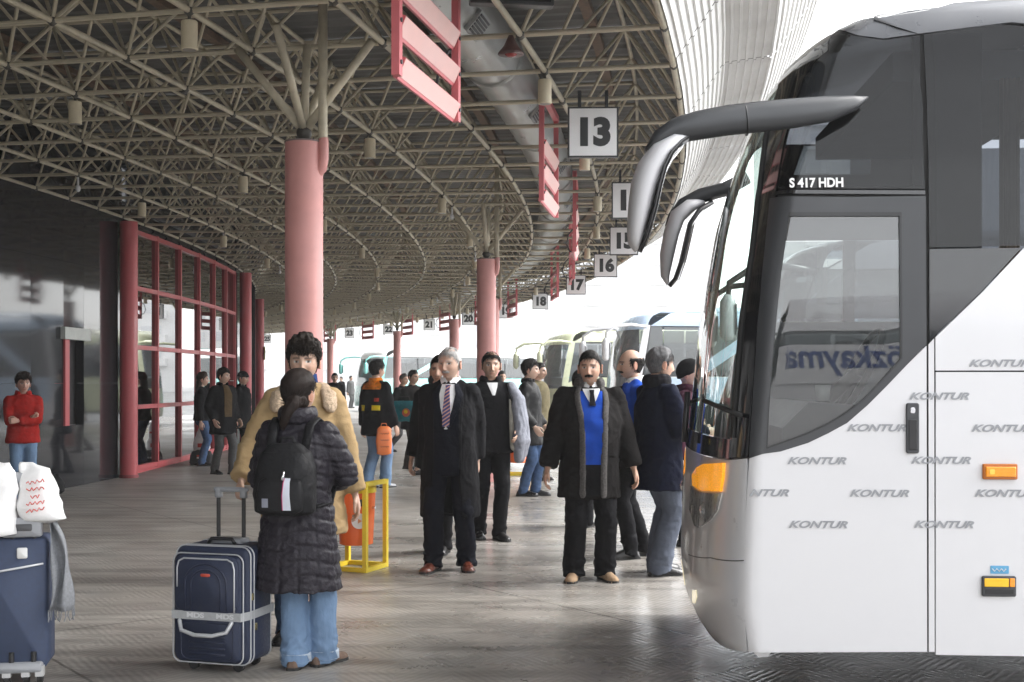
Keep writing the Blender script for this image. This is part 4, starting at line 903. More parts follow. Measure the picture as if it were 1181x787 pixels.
def dense(rows, k=3):
    out = []
    for a, b in zip(rows, rows[1:]):
        for i in range(k): out.append(tuple(x+(y-x)*i/k for x, y in zip(a, b)))
    return out+[rows[-1]]
b1 = thing('plastic_bag', 'white plastic carrier bag with red print hanging on the tall suitcase handle, nearer its right', 'bag', Mc2 @ Vector((.15,-.10,.80)), R(12), 'white bags on the tall suitcase')
blob(dense([(.0,.02,.02,.03,0),(.02,.10,.06,.02,0),(.10,.105,.07,.0,0),(.2,.09,.06,-.02,0),(.27,.07,.04,-.04,0),(.31,.035,.02,-.06,0)]), 26, 3, .025).build('bag_body', PLAS, b1, True)
for k in range(5):
    m = MB(); m.tube([(-.05+.0085*i+.02*(k == 2), -.088+.006*math.sin(i), .21-k*.035+.004*i*.3+.009*math.sin(i*2.3+k)) for i in range(11 if k != 2 else 6)], .003, 5); m.build('red_print', REDT, b1)
b2 = thing('plastic_bag', 'white plastic bag at the very left edge on top of the tall suitcase', 'bag', Mc2 @ Vector((-.10,-.12,.73)), R(12), 'white bags on the tall suitcase')
blob(dense([(.0,.02,.02,0,0),(.02,.13,.09,0,0),(.14,.14,.1,0,0),(.25,.13,.08,.02,0),(.33,.09,.05,.05,0),(.38,.03,.02,.08,0)]), 26, 9, .03).build('bag_body', PLAS, b2, True)
m = MB(); m.tube([(.05+.014*math.sin(i*2.1), -.112, .04+.014*i) for i in range(9)], .005, 6); m.build('red_print', REDT, b2)
m = MB(); rg = []
for i in range(15):
    t = i/14; z = .86-t*.50; x = .19+.05*t+.035*math.sin(t*3); w = .05+.06*t
    rg.append([(x+w*(u_-.45)+.01*math.sin(9*t+6*u_), -.10-.03*math.sin(u_*9+t*2)-.03*t, z+.05*(1-t)*(0.5-u_)) for u_ in [j/10 for j in range(11)]])
m.loft([r_+[(a, b+.012, c_) for a, b, c_ in reversed(r_)] for r_ in rg]); sf = thing('scarf', 'grey woollen scarf draped over the side of the tall suitcase', 'scarf', p, R(12))
WOOL = mat('grey_wool', (.25,.26,.28), .95, 0, .2, 60, bump=.5, bs=300); m.build('scarf_cloth', WOOL, sf, True)
fr_ = MB()
for j in range(12): x, y, z = rg[-1][min(j, 10)]; fr_.tube([(x, y+.005, z+.01), (x+.004*math.sin(j*3), y, z-.025), (x+.01*math.sin(j*5), y, z-.05)], .003, 4)
o = fr_.build('fringe', WOOL, sf); o['kind'] = 'stuff'
# ---------------------------------------------------------------- litter bins
ORG = mat('orange_plastic', (.85,.16,.025), .38, 0, .06, 6, dirt=.1); YEL = mat('yellow_paint', (.86,.66,.04), .4, 0, .06, 6, dirt=.12)
def bin_(p, rz, label):
    t = thing('litter_bin', label, 'litter bin', p, rz, 'orange litter bins in yellow frames')
    m = MB(); m.tube([(0,0,.20),(0,0,.205),(0,0,.62),(0,0,.63)], [.125,.135,.155,.15], 32); body = m.build('bin_body', ORG, t, angle=50)
    m = MB(); m.tube([(0,0,.62),(0,0,.66),(0,0,.685),(0,0,.69)], [.162,.162,.15,.12], 32); m.build('bin_rim', YEL, t, angle=50)
    m = MB(); m.tube([(0,0,.686),(0,0,.694)], .118, 24); m.build('mouth', BLACK, t)
    for s in (-1, 1):
        m = MB(); pts_ = [(s*.175,-.17,.02),(s*.175,-.17,.70),(s*.175,.17,.70),(s*.175,.17,.02)]
        for a, b in zip(pts_, pts_[1:]+pts_[:1]): m.box(((a[0]+b[0])/2, (a[1]+b[1])/2, (a[2]+b[2])/2), (.036, abs(a[1]-b[1])+.036, abs(a[2]-b[2])+.036) if a[1] != b[1] else (.0358, .0358, abs(a[2]-b[2])-.037))
        m.build('side_frame', YEL, t)
    for y in (-.17, .17):
        m = MB(); m.box((0,y,.02), (.312,.034,.034)); m.build('floor_bar', YEL, t)
    m = MB(); m.cyl((-.172,0,.5),(.172,0,.5),.012,8); m.build('pivot', CHROME, t)
    M = Matrix.Rotation(R(38), 4, 'Z')
    m = MB(); m.tube([(0,-.151,.40),(0,-.1475,.40)], .062, 24); m.build('round_sticker', WHITE, body, M=M @ Matrix.Translation((0,-.002,0)))
    m = MB(); m.tube([(0,-.156,.40),(0,-.154,.40)], .022, 3); m.build('sticker_mark', mat('sticker_red', (.6,.25,.1), .5), body, M=M)
    m = MB(); m.rbox((0,-.152,.545), (.10,.012,.055), .027, .003); m.build('litter_slot', BLACK, body, M=M)
bin_(gpos(411, 656), R(-22), 'orange litter bin in a yellow steel frame, the nearer one beside the quilted coat')
bin_(gpos(598, 548), R(5), 'distant orange litter bin in a yellow frame left of the black leather jacket')
# ---------------------------------------------------------------- bags on the floor and in hands
BLKF = mat('black_nylon', (.009,.009,.0105), .6, 0, .2, 40, bump=.4, bs=50, spec=.25)
p = gpos(56, 570); t = thing('duffel_bag', 'black duffel bag lying on the floor by the granite wall', 'bag', p, R(20))
blob(dense([(0,.16,.10,0,0),(.03,.19,.13,0,0),(.14,.19,.13,0,0),(.22,.16,.10,0,0),(.27,.11,.05,.02,0),(.28,.03,.02,.02,0)]), 26, 4, .025).build('bag_body', BLKF, t, True)
m = MB(); m.tube([(-.09,-.1,.2),(-.05,-.12,.30),(.05,-.12,.31),(.10,-.1,.2)], .01, 8); m.build('handle', BLKF, t, True)
p = gpos(232, 536); t = thing('sports_bag', 'black bag with a red and white mark standing on the floor by the glazing', 'bag', p, R(0))
blob(dense([(0,.19,.09,0,0),(.04,.21,.11,0,0),(.16,.20,.11,0,0),(.24,.17,.09,0,0),(.27,.05,.03,0,0)]), 26, 6, .02).build('bag_body', BLKF, t, True)
m = MB(); m.rbox((.02,-.112,.13), (.14,.012,.03), .006, .002); m.build('white_mark', WHITE, t); m = MB(); m.rbox((-.02,-.116,.165), (.06,.012,.03), .006, .002); m.build('red_mark', REDT, t)
p2 = p+Vector((0,.03,.25)); t = thing('carrier_bag', 'white carrier bag with a red mark on top of the black bag by the glazing', 'bag', p2, 0)
blob(dense([(0,.13,.07,0,0),(.05,.15,.08,0,0),(.16,.15,.08,0,0),(.22,.11,.05,0,0),(.28,.10,.06,.02,0),(.42,.09,.05,.03,0),(.50,.02,.02,.04,0)]), 26, 12, .02).build('bag_body', PLAS, t, True)
m = MB(); m.rbox((.0,-.085,.10), (.10,.012,.07), .006, .002); m.build('red_mark', REDT, t); m = MB(); m.rbox((.05,-.07,.33), (.05,.012,.035), .006, .002); m.build('red_mark', REDT, t)
# ================================================================ people
def vec(*a): return Vector(a)
def ik(a, b, l1, l2, pole):
    d = b-a; L_ = min(d.length, (l1+l2)*.998); dn = d.normalized(); x = (l1*l1-l2*l2+L_*L_)/(2*L_); h = math.sqrt(max(l1*l1-x*x, 0))
    p = pole-dn*pole.dot(dn); p = p.normalized() if p.length > 1e-5 else Vector((0,1,0))
    return a+dn*x+p*h, a+dn*L_
def remesh(mb, vs, sm=6):
    me = bpy.data.meshes.new('r'); me.from_pydata([tuple(v) for v in mb.v], [], mb.f); fix_normals(me)
    o = bpy.data.objects.new('r', me); TMP.collection.objects.link(o)
    md = o.modifiers.new('m', 'REMESH'); md.mode = 'VOXEL'; md.voxel_size = vs
    if sm: s_ = o.modifiers.new('s', 'SMOOTH'); s_.iterations = sm; s_.factor = .5
    TMP.view_layers[0].update(); r = bpy.data.meshes.new_from_object(o.evaluated_get(TMP.view_layers[0].depsgraph))
    bpy.data.objects.remove(o); bpy.data.meshes.remove(me); return r
def wrinkle(me, amp, sc, seed, ridge=True, quilt=None, weight=None):
    n = len(me.vertices); co = np.empty(n*3); me.vertices.foreach_get('co', co); co = co.reshape(-1, 3); no = np.empty(n*3); me.vertices.foreach_get('normal', no); no = no.reshape(-1, 3)
    out = np.empty(n); sv = Vector((seed*3.1, seed*1.7, seed))
    for i in range(n):
        p = Vector((co[i,0]*sc[0], co[i,1]*sc[1], co[i,2]*sc[2]))+sv; a = noise.noise(p)
        b = noise.noise(p*2.3+Vector((a, 0, a)))
        out[i] = (1-2.2*abs(a))*.6+(1-2.2*abs(b))*.4-.35 if ridge else a
    if weight: out *= weight(co)
    if quilt:
        out += quilt(co)
    co += no*(out*amp)[:, None]; me.vertices.foreach_set('co', co.ravel()); me.update()
def ering(c, ax, ay, n=24, e=2.3, rz=0):
    out = []
    for k in range(n):
        t = 2*math.pi*k/n; x = ax*math.copysign(abs(math.cos(t))**(2/e), math.cos(t)); y = ay*math.copysign(abs(math.sin(t))**(2/e), math.sin(t))
        out.append(Vector((c[0]+x*math.cos(rz)-y*math.sin(rz), c[1]+x*math.sin(rz)+y*math.cos(rz), c[2])))
    return out
# ---- hands (left hand hanging, palm towards -x, thumb forward), made once per curl
def make_hand(curl):
    m = MB(); m.loft([ering((0,0,z), a, b, 14) for z, a, b in ((.03,.020,.026),(0,.019,.027),(-.03,.019,.036),(-.06,.018,.041),(-.088,.014,.040),(-.098,.008,.034))])
    for i, (y, L_) in enumerate(((-.030,.074),(-.010,.084),(.011,.077),(.030,.06))):
        p = vec(0, y, -.085); ang = 0; pts = [p]
        for s, q in zip((.45,.32,.26), curl):
            ang += R(q+i*3); p = p+vec(-math.sin(ang), (y*.12)*0, -math.cos(ang))*L_*s*1.0; pts.append(p)
        m.tube(pts, [.0095,.0092,.0085,.0075], 8, rnd=True)
    cq = .5 if curl[0] > 40 else 0
    m.tube([vec(-.002,-.026,-.02), vec(-.012-.01*cq,-.052,-.048), vec(-.022-.02*cq,-.058+.01*cq,-.08), vec(-.026-.03*cq,-.055+.03*cq,-.102)], [.014,.0115,.010,.008], 8, rnd=True)
    r = remesh(m, .0042, 2); v = np.array([tuple(x.co) for x in r.vertices]); f = [tuple(p.vertices) for p in r.polygons]; bpy.data.meshes.remove(r); return v, f
HANDS = {'relaxed': make_hand((14,24,20)), 'grip': make_hand((55,70,50))}
# ---- head: a dense lat-long surface with the features pushed into it
def g2(x, s): return np.exp(-(x/s)**2)
def head_surface(nt, npz, P):
    t = np.linspace(0, 1, nt, endpoint=False); th = 2*np.pi*t-.62*np.sin(2*np.pi*t); ph = np.linspace(-np.pi/2*.985, np.pi/2*.985, npz)
    TH, PH = np.meshgrid(th, ph); c = np.cos(PH); s = np.sin(PH); low = s < 0
    cc = np.where(low, np.abs(c)**.72, c**.94)
    x = .0765*cc*np.sin(TH); y = -.098*cc*np.cos(TH); z = np.where(low, .112, .116)*s; tt = np.clip(-z/.112, 0, 1)
    x = x*(1-P.get('jaw', .30)*tt**1.7); fr = y < 0
    y = np.where(fr, y*(1-.10*tt**3), y*(1-.36*tt**1.4)); y = np.where(~fr & (z > 0), y*1.06, y); y = np.where(fr & (z > .03), y*(1-.10*np.clip((z-.03)/.08, 0, 1)), y)
    bx, by, bz = x.copy(), y.copy(), z.copy()
    w = np.clip(-np.cos(TH)*-1, 0, 1)**1.0*np.where(np.cos(TH) > 0, 1, 0); ax = np.abs(x)
    n = P.get('nose', 1.0); d = np.zeros_like(x)
    prof = np.interp(z, [-.064,-.054,-.046,-.038,-.02,0,.012,.03], [0,.004,.019,.024,.017,.009,.004,0])
    d += n*prof*g2(x, .0115)+n*.009*g2(ax-.0125, .0075)*g2(z+.046, .0085)
    d -= .012*g2(ax-.032, .0165)*g2(z-.001, .0125); d += .0055*g2(z-.021, .008)*g2(ax-.028, .024); d += .006*g2(ax-.046, .02)*g2(z+.03, .02); d -= .004*g2(ax-.05, .018)*g2(z+.07, .02)
    d += .0075*g2(x, .021)*(g2(z+.0665, .0048)+.9*g2(z+.078, .0052))-.003*g2(x, .02)*g2(z+.072, .0022)-.003*g2(x,.006)*g2(z+.058,.005); d -= .004*g2(x, .03)*g2(z+.089, .006); d += .010*g2(x, .022)*g2(z+.104, .013)
    d -= .003*g2(ax-.028+.0*z, .006)*g2(z+.058, .012)
    y = y-d*w
    return np.stack([x, y, z], -1), np.stack([bx, by, bz], -1), TH, PH, w
def hair_edge(fwd, P): return np.interp(fwd, [-1,-.55,-.15,.05,.2,.35,.6,1], [-.082,-.075,-.045,-.030,-.004,.026,.052,P.get('hairline', .062)])
def head_mesh(P, near):
    nt, npz = (84, 64) if near else (40, 30)
    co, base, TH, PH, w = head_surface(nt, npz, P); x, y, z = co[...,0], co[...,1], co[...,2]; ax = np.abs(x)
    sk = np.array(P.get('skin', (.56,.36,.265))); col = np.tile(sk, (npz, nt, 1)).astype(float)
    def mixc(mask, c): nonlocal col; col = col*(1-mask[...,None])+np.array(c)*mask[...,None]
    mixc(.30*w*g2(ax-.045,.022)*g2(z+.03,.022)+.3*w*g2(x,.012)*g2(z+.04,.015), sk*np.array((1.05,.72,.68)))
    st = P.get('stubble', .0); jawm = np.clip((-z-.048)/.02, 0, 1)*np.clip((.035-y)/.03, 0, 1)*(1-g2(x,.016)*g2(z+.07,.012)); mixc(np.clip(st*jawm, 0, 1), sk*.42+np.array((.01,.012,.016)))
    lip = w*np.clip(g2(x,.020)*(g2(z+.0665,.0052)+g2(z+.078,.0055))*1.1, 0, 1); mixc(lip*.75, sk*np.array((.92,.55,.50))); mixc(np.clip(w*g2(x,.021)*g2(z+.0722,.0019), 0, 1)*.8, sk*.25)
    hc = np.array(P.get('hair', (.02,.016,.013)))
    brow = np.clip(1.6*w*g2(z-.0205+.10*(ax-.03)**1*(ax > .03), .0048)*np.clip((ax-.010)/.006, 0, 1)*np.clip((.056-ax)/.008, 0, 1), 0, 1); mixc(brow*P.get('brow', .9), hc*1.2)
    mixc(np.clip(w*g2(ax-.0125,.005)*g2(z+.0525,.0035), 0, 1)*.85, sk*.2)
    if P.get('style') not in ('none', 'cap', 'beanie'):
        fwd = -base[...,1]/.1; bz_ = base[...,2]; ed = hair_edge(fwd, P); sc_ = np.clip((bz_-ed+.006)/.016, 0, 1)
        if P.get('style') == 'bald': sc_ = sc_*np.clip((.056-bz_)/.02, 0, 1)*np.clip((.42-fwd)/.3, 0, 1)
        if P.get('style') == 'thin': sc_ = sc_*(1-.6*np.clip((bz_-.075)/.02, 0, 1)*np.clip((fwd+.5)/.5, 0, 1))
        mixc(sc_*.92, hc)
    eyez = z-.0005; eye = w*np.clip(1.35-((ax-.032)/.0145)**2-(eyez/.0058)**2, 0, 1); mixc(np.clip(eye*3, 0, 1), (.55,.53,.50)); mixc(np.clip(3*(1.2-((ax-.032)/.0062)**2-(eyez/.0062)**2), 0, 1)*np.clip(eye*3, 0, 1), (.025,.015,.01))
    mixc(np.clip(w*g2(eyez-.0062-.0*ax,.0022)*g2(ax-.032,.015), 0, 1)*.9, (.02,.014,.012)); mixc(np.clip(w*g2(eyez+.013,.005)*g2(ax-.03,.014), 0, 1)*.3, sk*.55)
    vs = co.reshape(-1, 3).tolist(); cs = col.reshape(-1, 3).tolist(); fs = []
    for i in range(npz-1):
        for j in range(nt): k = (j+1) % nt; fs.append((i*nt+j, i*nt+k, (i+1)*nt+k, (i+1)*nt+j))
    fs.append(tuple(range(nt-1, -1, -1))); fs.append(tuple((npz-1)*nt+j for j in range(nt)))
    for s in (-1, 1):                                             # ears
        m = MB(); M = Matrix.Rotation(R(s*24), 3, 'Z')
        m.ell((s*.081, .012, -.012), (.008,.0195,.034), 12, 8, M); m.tube([Vector((s*.087, .012, -.012))+M @ Vector((0, .016*math.cos(q), .029*math.sin(q))) for q in [R(-110+20*i) for i in range(13)]], .0042, 6)
        o = len(vs); vs += [list(v) for v in m.v]; cs += [(sk*np.array((1.0,.82,.78))).tolist()]*len(m.v); fs += [tuple(i+o for i in f) for f in m.f]
    return vs, fs, cs
def hair_mesh(P, near):
    st = P.get('style', 'short'); nt, npz = (96, 72) if near else (44, 32)
    co, base, TH, PH, w = head_surface(nt, npz, dict(P, nose=0)); x, y, z = base[...,0], base[...,1], base[...,2]
    fwd = -y/.1; hl = P.get('hairline', .062)
    edge = hair_edge(fwd, P)
    nz_ = np.array([noise.noise(Vector(q)*22+Vector((P.get('seed', 1), 0, 0))) for q in base.reshape(-1, 3)]).reshape(x.shape); n2 = np.array([noise.noise(Vector((q[0]*70, q[1]*70, q[2]*45))+Vector((P.get('seed', 1), 5, 0))) for q in base.reshape(-1, 3)]).reshape(x.shape)
    lift = np.clip((z-edge)/.05, 0, 1)*.9+.1; mk = np.clip((z-edge-.003+.010*nz_+.008*n2)/.012, 0, 1); th = P.get('thick', .009)
    if st == 'bald': mk = mk*np.clip((.052-z+.01*nz_)/.016, 0, 1)*np.clip((.35-fwd)/.25, 0, 1); th = .007; lift = 1
    if st == 'thin': mk = mk*(1-.85*np.clip((z-.07)/.02, 0, 1)*np.clip((fwd+.5)/.5, 0, 1)); th = .009
    if st == 'cap': mk = np.clip((z-.032+.004*fwd)/.008, 0, 1); th = .016; lift = 1; nz_ = nz_*0; n2 = n2*0
    if st == 'beanie': mk = np.clip((z-np.interp(fwd, [-1,0,1], [-.045,-.01,.042]))/.008, 0, 1); th = .02; lift = 1; n2 = n2*.15; nz_ = nz_*.3
    amp = P.get('curl', .25); t_ = th*lift*(1 if st in ('cap', 'beanie') else .42+.58*np.clip((z+.005)/.06, 0, 1))*(1+.45*np.clip(z/.1, 0, 1))*(1+amp*nz_*1.4+amp*n2*1.1)*mk+.0015*mk-.003*(1-mk)
    nr = base/np.array([.0765**2, .098**2, .114**2]); nr /= np.linalg.norm(nr, axis=-1, keepdims=True)
    v = base+nr*t_[...,None]; keep = mk > .001; fs = []
    for i in range(npz-1):
        for j in range(nt):
            k = (j+1) % nt; q = ((i,j),(i,k),(i+1,k),(i+1,j))
            if any(keep[a] for a in q): fs.append(tuple(a*nt+b for a, b in q))
    fs.append(tuple((npz-1)*nt+j for j in range(nt)))
    m = MB(); m.v = [tuple(p) for p in v.reshape(-1, 3)]; m.f = fs
    if st == 'cap': m.loft([[(.058*math.sin(a), -.075-.055*math.cos(a)*k, .040-.012*k) for a in [R(-70+14*i) for i in range(11)]]+[(.058*math.sin(a), -.075-.055*math.cos(a)*k, .034-.012*k) for a in [R(70-14*i) for i in range(11)]] for k in (0, 1)])
    return m
def strands(P, HM, n, L_, r, curl, target=None):
    co, base, TH, PH, w = head_surface(90, 70, dict(P, nose=0)); B_ = base.reshape(-1, 3); fwd = -B_[:,1]/.1; ed = hair_edge(fwd, P); ok = B_[:,2] > ed-.002; st = P.get('style', 'short')
    if st == 'bald': ok &= (B_[:,2] < .05) & (fwd < .3)
    if st == 'thin': ok &= ~((B_[:,2] > .078) & (fwd > -.4) & (np.random.rand(len(B_)) > .3))
    ar = np.cos(PH).reshape(-1)*ok; ar = ar/ar.sum(); ids = np.random.choice(len(B_), n, p=ar); m = MB(); th = P.get('thick', .009)
    nr = B_/np.array([.0765**2, .098**2, .114**2]); nr /= np.linalg.norm(nr, axis=1, keepdims=True); crown = np.array([.01, .04, .112]); rs = np.random.RandomState(int(P.get('seed', 1)))
    for i in ids:
        p = B_[i]+rs.randn(3)*.002; nn = nr[i]; d = (np.array(target)-p) if target else (p-crown)*np.array([1,1,1]) ; d = d-nn*d.dot(nn); l = np.linalg.norm(d); d = d/l if l > 1e-6 else np.array([0,1,0]); d = d+rs.randn(3)*.35*(0.3 if target else 1); d = d-nn*d.dot(nn); d /= np.linalg.norm(d)+1e-9; s = np.cross(nn, d)
        lift = min(max((p[2]-np.interp(fwd[i], [0, 1], [-.03, .062]))/.05, .25), 1)*th*(.42+.58*min(max((p[2]+.005)/.06, 0), 1)); L_s = 1 if target else .55+.45*min(max((p[2]+.005)/.06, 0), 1); K = 5; L1 = L_*L_s*(.6+.7*rs.rand()); pts_ = []; ph = rs.rand()*6
        for k in range(K):
            q = k/(K-1); c_ = curl*(np.sin(q*7+ph)*s+np.cos(q*7+ph)*nn*.7) if curl else 0
            pp = p+d*L1*q+nn*(lift*(.75+.45*np.sin(q*2.6))-(L1*q)**2*5.2)+c_; pts_.append(Vector(pp))
        m.tube([HM @ x for x in pts_], [r, r, r*.9, r*.7, r*.3], 3, caps=False)
    return m
def face_hair(P):
    # moustache as a small raised patch over the lip
    co, base, TH, PH, w = head_surface(110, 90, P); x, y, z = co[...,0], co[...,1], co[...,2]; ax = np.abs(x)
    ctr = -.0595-.10*np.clip(ax-.008, 0, 1)*1.0; mk = w*np.clip(1.15-(ax/.031)**4-((z-ctr)/.0088)**2, 0, 1); mk = np.clip(mk*2.5, 0, 1)
    t_ = .0075*mk-.002*(1-mk); v = co.copy(); v[...,1] -= t_; keep = mk > .02; fs = []; nt = 110
    for i in range(89):
        for j in range(nt):
            k = (j+1) % nt; q = ((i,j),(i,k),(i+1,k),(i+1,j))
            if any(keep[a] for a in q): fs.append(tuple(a*nt+b for a, b in q))
    us_ = sorted({i for f in fs for i in f}); ix = {a: b for b, a in enumerate(us_)}; V = v.reshape(-1, 3)
    m = MB(); m.v = [tuple(V[i]) for i in us_]; m.f = [tuple(ix[i] for i in f) for f in fs]; return m
SKIN = mat('skin', (1,1,1), .48, 0, .06, 60, attr='col', sss=.12, bump=.06, bs=400)
def hairmat(c): return mat('hair_%.3f_%.3f' % c[:2], c, .62, 0, .55, 150, bump=.3, bs=260, stretch=(1,1,.18), spec=.2)
def cloth(name, c, rough=.85, var=.2, bump=.55, bs=32): return mat(name, c, rough, 0, var, 22, bump=max(bump, .45), bs=bs, spec=.10)
def shoe_mesh(mb, ank, rz, L_=.285, lift=0.0, k=1.0):
    secs = [(.085,.020,.030,.006),(.075,.034,.062,.0),(.045,.040,.085,.0),(.01,.040,.10,.0),(-.03,.040,.098,.0),(-.07,.043,.078,.0),(-.11,.049,.062,.0),(-.15,.051,.052,.0),(-.18,.044,.046,.003),(-.198,.028,.036,.008),(-.205,.008,.026,.014)]
    rings = []
    for y, w_, h, b in secs:
        ring = []
        for q in range(14):
            t = 2*math.pi*q/14; X = w_*math.copysign(abs(math.cos(t))**.75, math.cos(t)); Z = (h*(math.sin(t))**.9 if math.sin(t) > 0 else 0)+b*(1 if math.sin(t) <= 0 else .2)
            if math.sin(t) < 0: X *= 1.06
            Y = y*L_/.285; ring.append(Vector((ank.x+X*math.cos(rz)-Y*math.sin(rz), ank.y+X*math.sin(rz)+Y*math.cos(rz), lift+Z-(.012 if False else 0))))
        rings.append(ring)
    mb.loft(rings)
SOLE = [(.088,.018),(.075,.037),(.04,.043),(-.03,.042),(-.07,.046),(-.12,.053),(-.16,.052),(-.19,.038),(-.207,.012)]
def patch(bvh, rows, off, name, m_, par, nx=9, back=False, th=.003, ins=.97, smooth=True):
    # cloth piece laid on a garment: rows of (z, x0, x1)
    pts_ = []; d = Vector((0,-1,0)) if back else Vector((0,1,0)); rs = []
    for a, b in zip(rows, rows[1:]):
        k = max(1, int(abs(a[0]-b[0])/.02))
        for i in range(k): rs.append(tuple(p+(q-p)*i/k for p, q in zip(a, b)))
    rs.append(rows[-1]); last = None
    for z, x0, x1 in rs:
        r_ = []
        for i in range(nx):
            x = x0+(x1-x0)*i/(nx-1); h = bvh.ray_cast(Vector((x, 1.2 if back else -1.2, z)), d, 2.5)
            hp = h[0] if h[0] is not None else (last.copy() if last is not None else Vector((x, 0, z)))
            last = hp; r_.append(Vector((x, hp.y-d.y*off, z)))
        pts_.append(r_)
    m = MB(); back_ = [[p+d*(th+off+.004) for p in r_] for r_ in pts_]
    rings = [r_+list(reversed(b)) for r_, b in zip(pts_, back_)]
    m.loft(rings); return m.build(name, m_, par, angle=50)
def person(label, u=None, v=None, H=1.75, face=0, pos=None, near=False, lean=(0,0), feet=((.09,0,0),(-.09,0,0)), hands=None, head=None, hyaw=0, hpitch=0, hroll=0,
           top=None, legs=None, shoes=None, belly=0, wide=1.0, hand=('relaxed','relaxed'), poleL=None, poleR=None, seed=1, extra=None, skirt=None, vs=None, gloves=None):
    P = head or {}; p = Vector(pos) if pos else gpos(u, v); k = H/1.75
    t = thing('person', label, 'person', (p.x, p.y, 0), R(face)); S_ = F/p.y; vs = vs or min(max(1.7/S_, .0105), .024)
    lx, ly = lean; hz = .925-.5*max(abs(feet[0][1]-feet[1][1])-.25, 0)*.35
    pel = vec(0, 0, hz); hip = [pel+vec(.088,0,-.01), pel+vec(-.088,0,-.01)]; sh = [vec(.168*wide+lx, ly+.005, 1.385), vec(-.168*wide+lx, ly+.005, 1.385)]; nb = vec(lx, ly+.01, 1.485); hc_ = vec(lx*1.15, ly*1.25-.02, 1.620)
    ank = []; kn = []
    for i in (0, 1):
        f = feet[i]; a = vec(f[0], f[1], .085+(f[3] if len(f) > 3 else 0)); kk, a = ik(hip[i], a, .43, .425, vec(math.sin(R(f[2]))*.4, -1, 0)); kn.append(kk); ank.append(a)
    hn = hands or ((.27,.02,.82),(-.27,.02,.82)); el = []; wr = []
    for i, s in ((0, 1), (1, -1)):
        pole = (poleL, poleR)[i] or (s*.35, 1, -.1); e, w_ = ik(sh[i], vec(*hn[i]), .285, .265, vec(*pole)); el.append(e); wr.append(w_)
    # skin body: one mesh
    B = MB(); cols = []; skc = tuple(P.get('skin', (.56,.36,.265)))
    hv, hf, hcs = head_mesh(P, near); Rh = Matrix.Rotation(R(hyaw), 4, 'Z') @ Matrix.Rotation(R(hpitch), 4, 'X') @ Matrix.Rotation(R(hroll), 4, 'Y'); HM = Matrix.Translation(hc_) @ Rh @ Matrix.Scale(1.06, 4)
    B.add([HM @ Vector(q) for q in hv], hf); cols += hcs
    n0 = len(B.v); B.tube([hc_+vec(0,.022,-.05), hc_+vec(0,.024,-.10), nb+vec(0,.02,.0), nb+vec(0,.01,-.05)], [.054,.055,.058,.062], 18)
    B.loft([ering((lx*a, ly*a, z), w_, d_) for z, w_, d_, a in ((.86,.13,.09,0),(1.05,.12,.085,.3),(1.3,.13,.075,.8),(1.41,.09,.05,1))])
    for i in (0, 1):
        B.tube([sh[i], el[i], wr[i]], [.046,.036,.025], 12, rnd=True); B.tube([hip[i], kn[i], ank[i]], [.075,.05,.035], 12, rnd=True)
        hvv, hff = HANDS[hand[i]]; d = (wr[i]-el[i]).normalized(); zax = -d; xax = vec(1 if i == 0 else -1, 0, 0) if abs(d.x) < .8 else vec(0, 0, 1)
        # local frame: -z along the forearm, palm (-x for the left hand) turned to the body
        xx = (vec(1,0,0)-zax*zax.x); xx = vec(0,0,1)-zax*zax.z if xx.length < .35 else xx; xx.normalize(); yy = zax.cross(xx)
        M3 = Matrix((xx, yy, zax)).transposed(); mirror = -1 if i == 1 else 1
        B.add([wr[i]+d*.012+M3 @ Vector((q[0]*mirror, q[1], q[2])) for q in hvv], hff if mirror == 1 else [tuple(reversed(f)) for f in hff])
    cols += [skc]*(n0-len(cols)+len(B.v)-n0)
    if gloves:
        for j in range(n0, len(B.v)): cols[j] = gloves
    bo = B.build('body', SKIN, t, True); at = bo.data.color_attributes.new('col', 'FLOAT_COLOR', 'POINT'); at.data.foreach_set('color', np.c_[np.array(cols), np.ones(len(cols))].ravel())
    # hair
    if P.get('style') != 'none':
        h = hair_mesh(P, near); h.v = [tuple(HM @ Vector(q)) for q in h.v]; cap = P.get('style') in ('cap', 'beanie')
        h.build('hat' if cap else 'hair', P.get('hatmat') if cap else hairmat(tuple(P.get('hair', (.02,.016,.013)))), t, True)
        if cap and P['style'] == 'cap': h = hair_mesh(dict(P, style='bald'), near); h.v = [tuple(HM @ Vector(q)) for q in h.v]; h.build('hair', hairmat(tuple(P.get('hair', (.02,.016,.013)))), t, True)
    if near and P.get('style') not in ('none', 'cap', 'beanie'):
        sp = P.get('strand', (750, .028, .0014, 0)); hs_ = strands(P, HM, *sp); o_ = hs_.build('hair_strands', hairmat(tuple(P.get('hair', (.02,.016,.013)))), t, True); o_['kind'] = 'stuff'
    if P.get('moustache'): h = face_hair(P); h.v = [tuple(HM @ Vector(q)) for q in h.v]; h.build('moustache', hairmat(tuple(P['moustache'])), t, True)
    # legs
    if legs:
        m = MB(); a, b, c = legs.get('r', (.098,.075,.066)); m.loft([ering((0,0,z), w_, d_) for z, w_, d_ in ((hz-.16,.12,.10),(hz-.10,.165,.118),(hz,.168,.118),(hz+.10,.155,.11))])
        for i in (0, 1):
            kf = kn[i]+vec(0,-.008,0); m.tube([hip[i], hip[i].lerp(kn[i], .5), kf, kn[i].lerp(ank[i], .5)+vec(0,.008,0), ank[i]+vec(0,0,-.005), ank[i]+vec(0,-.012,-.055)], [a, (a+b)/2, b, (b+c)/2, c, c*1.08], 16)
        r_ = remesh(m, vs*.9, 4); wrinkle(r_, legs.get('fold', .010)*1.3, (5,5,9), seed, weight=lambda q: .35+1.1*np.exp(-((q[:,2]-.13)/.08)**2)+.75*np.exp(-((q[:,2]-.47)/.09)**2)); mobj('trousers', r_, legs['m'], t, True)
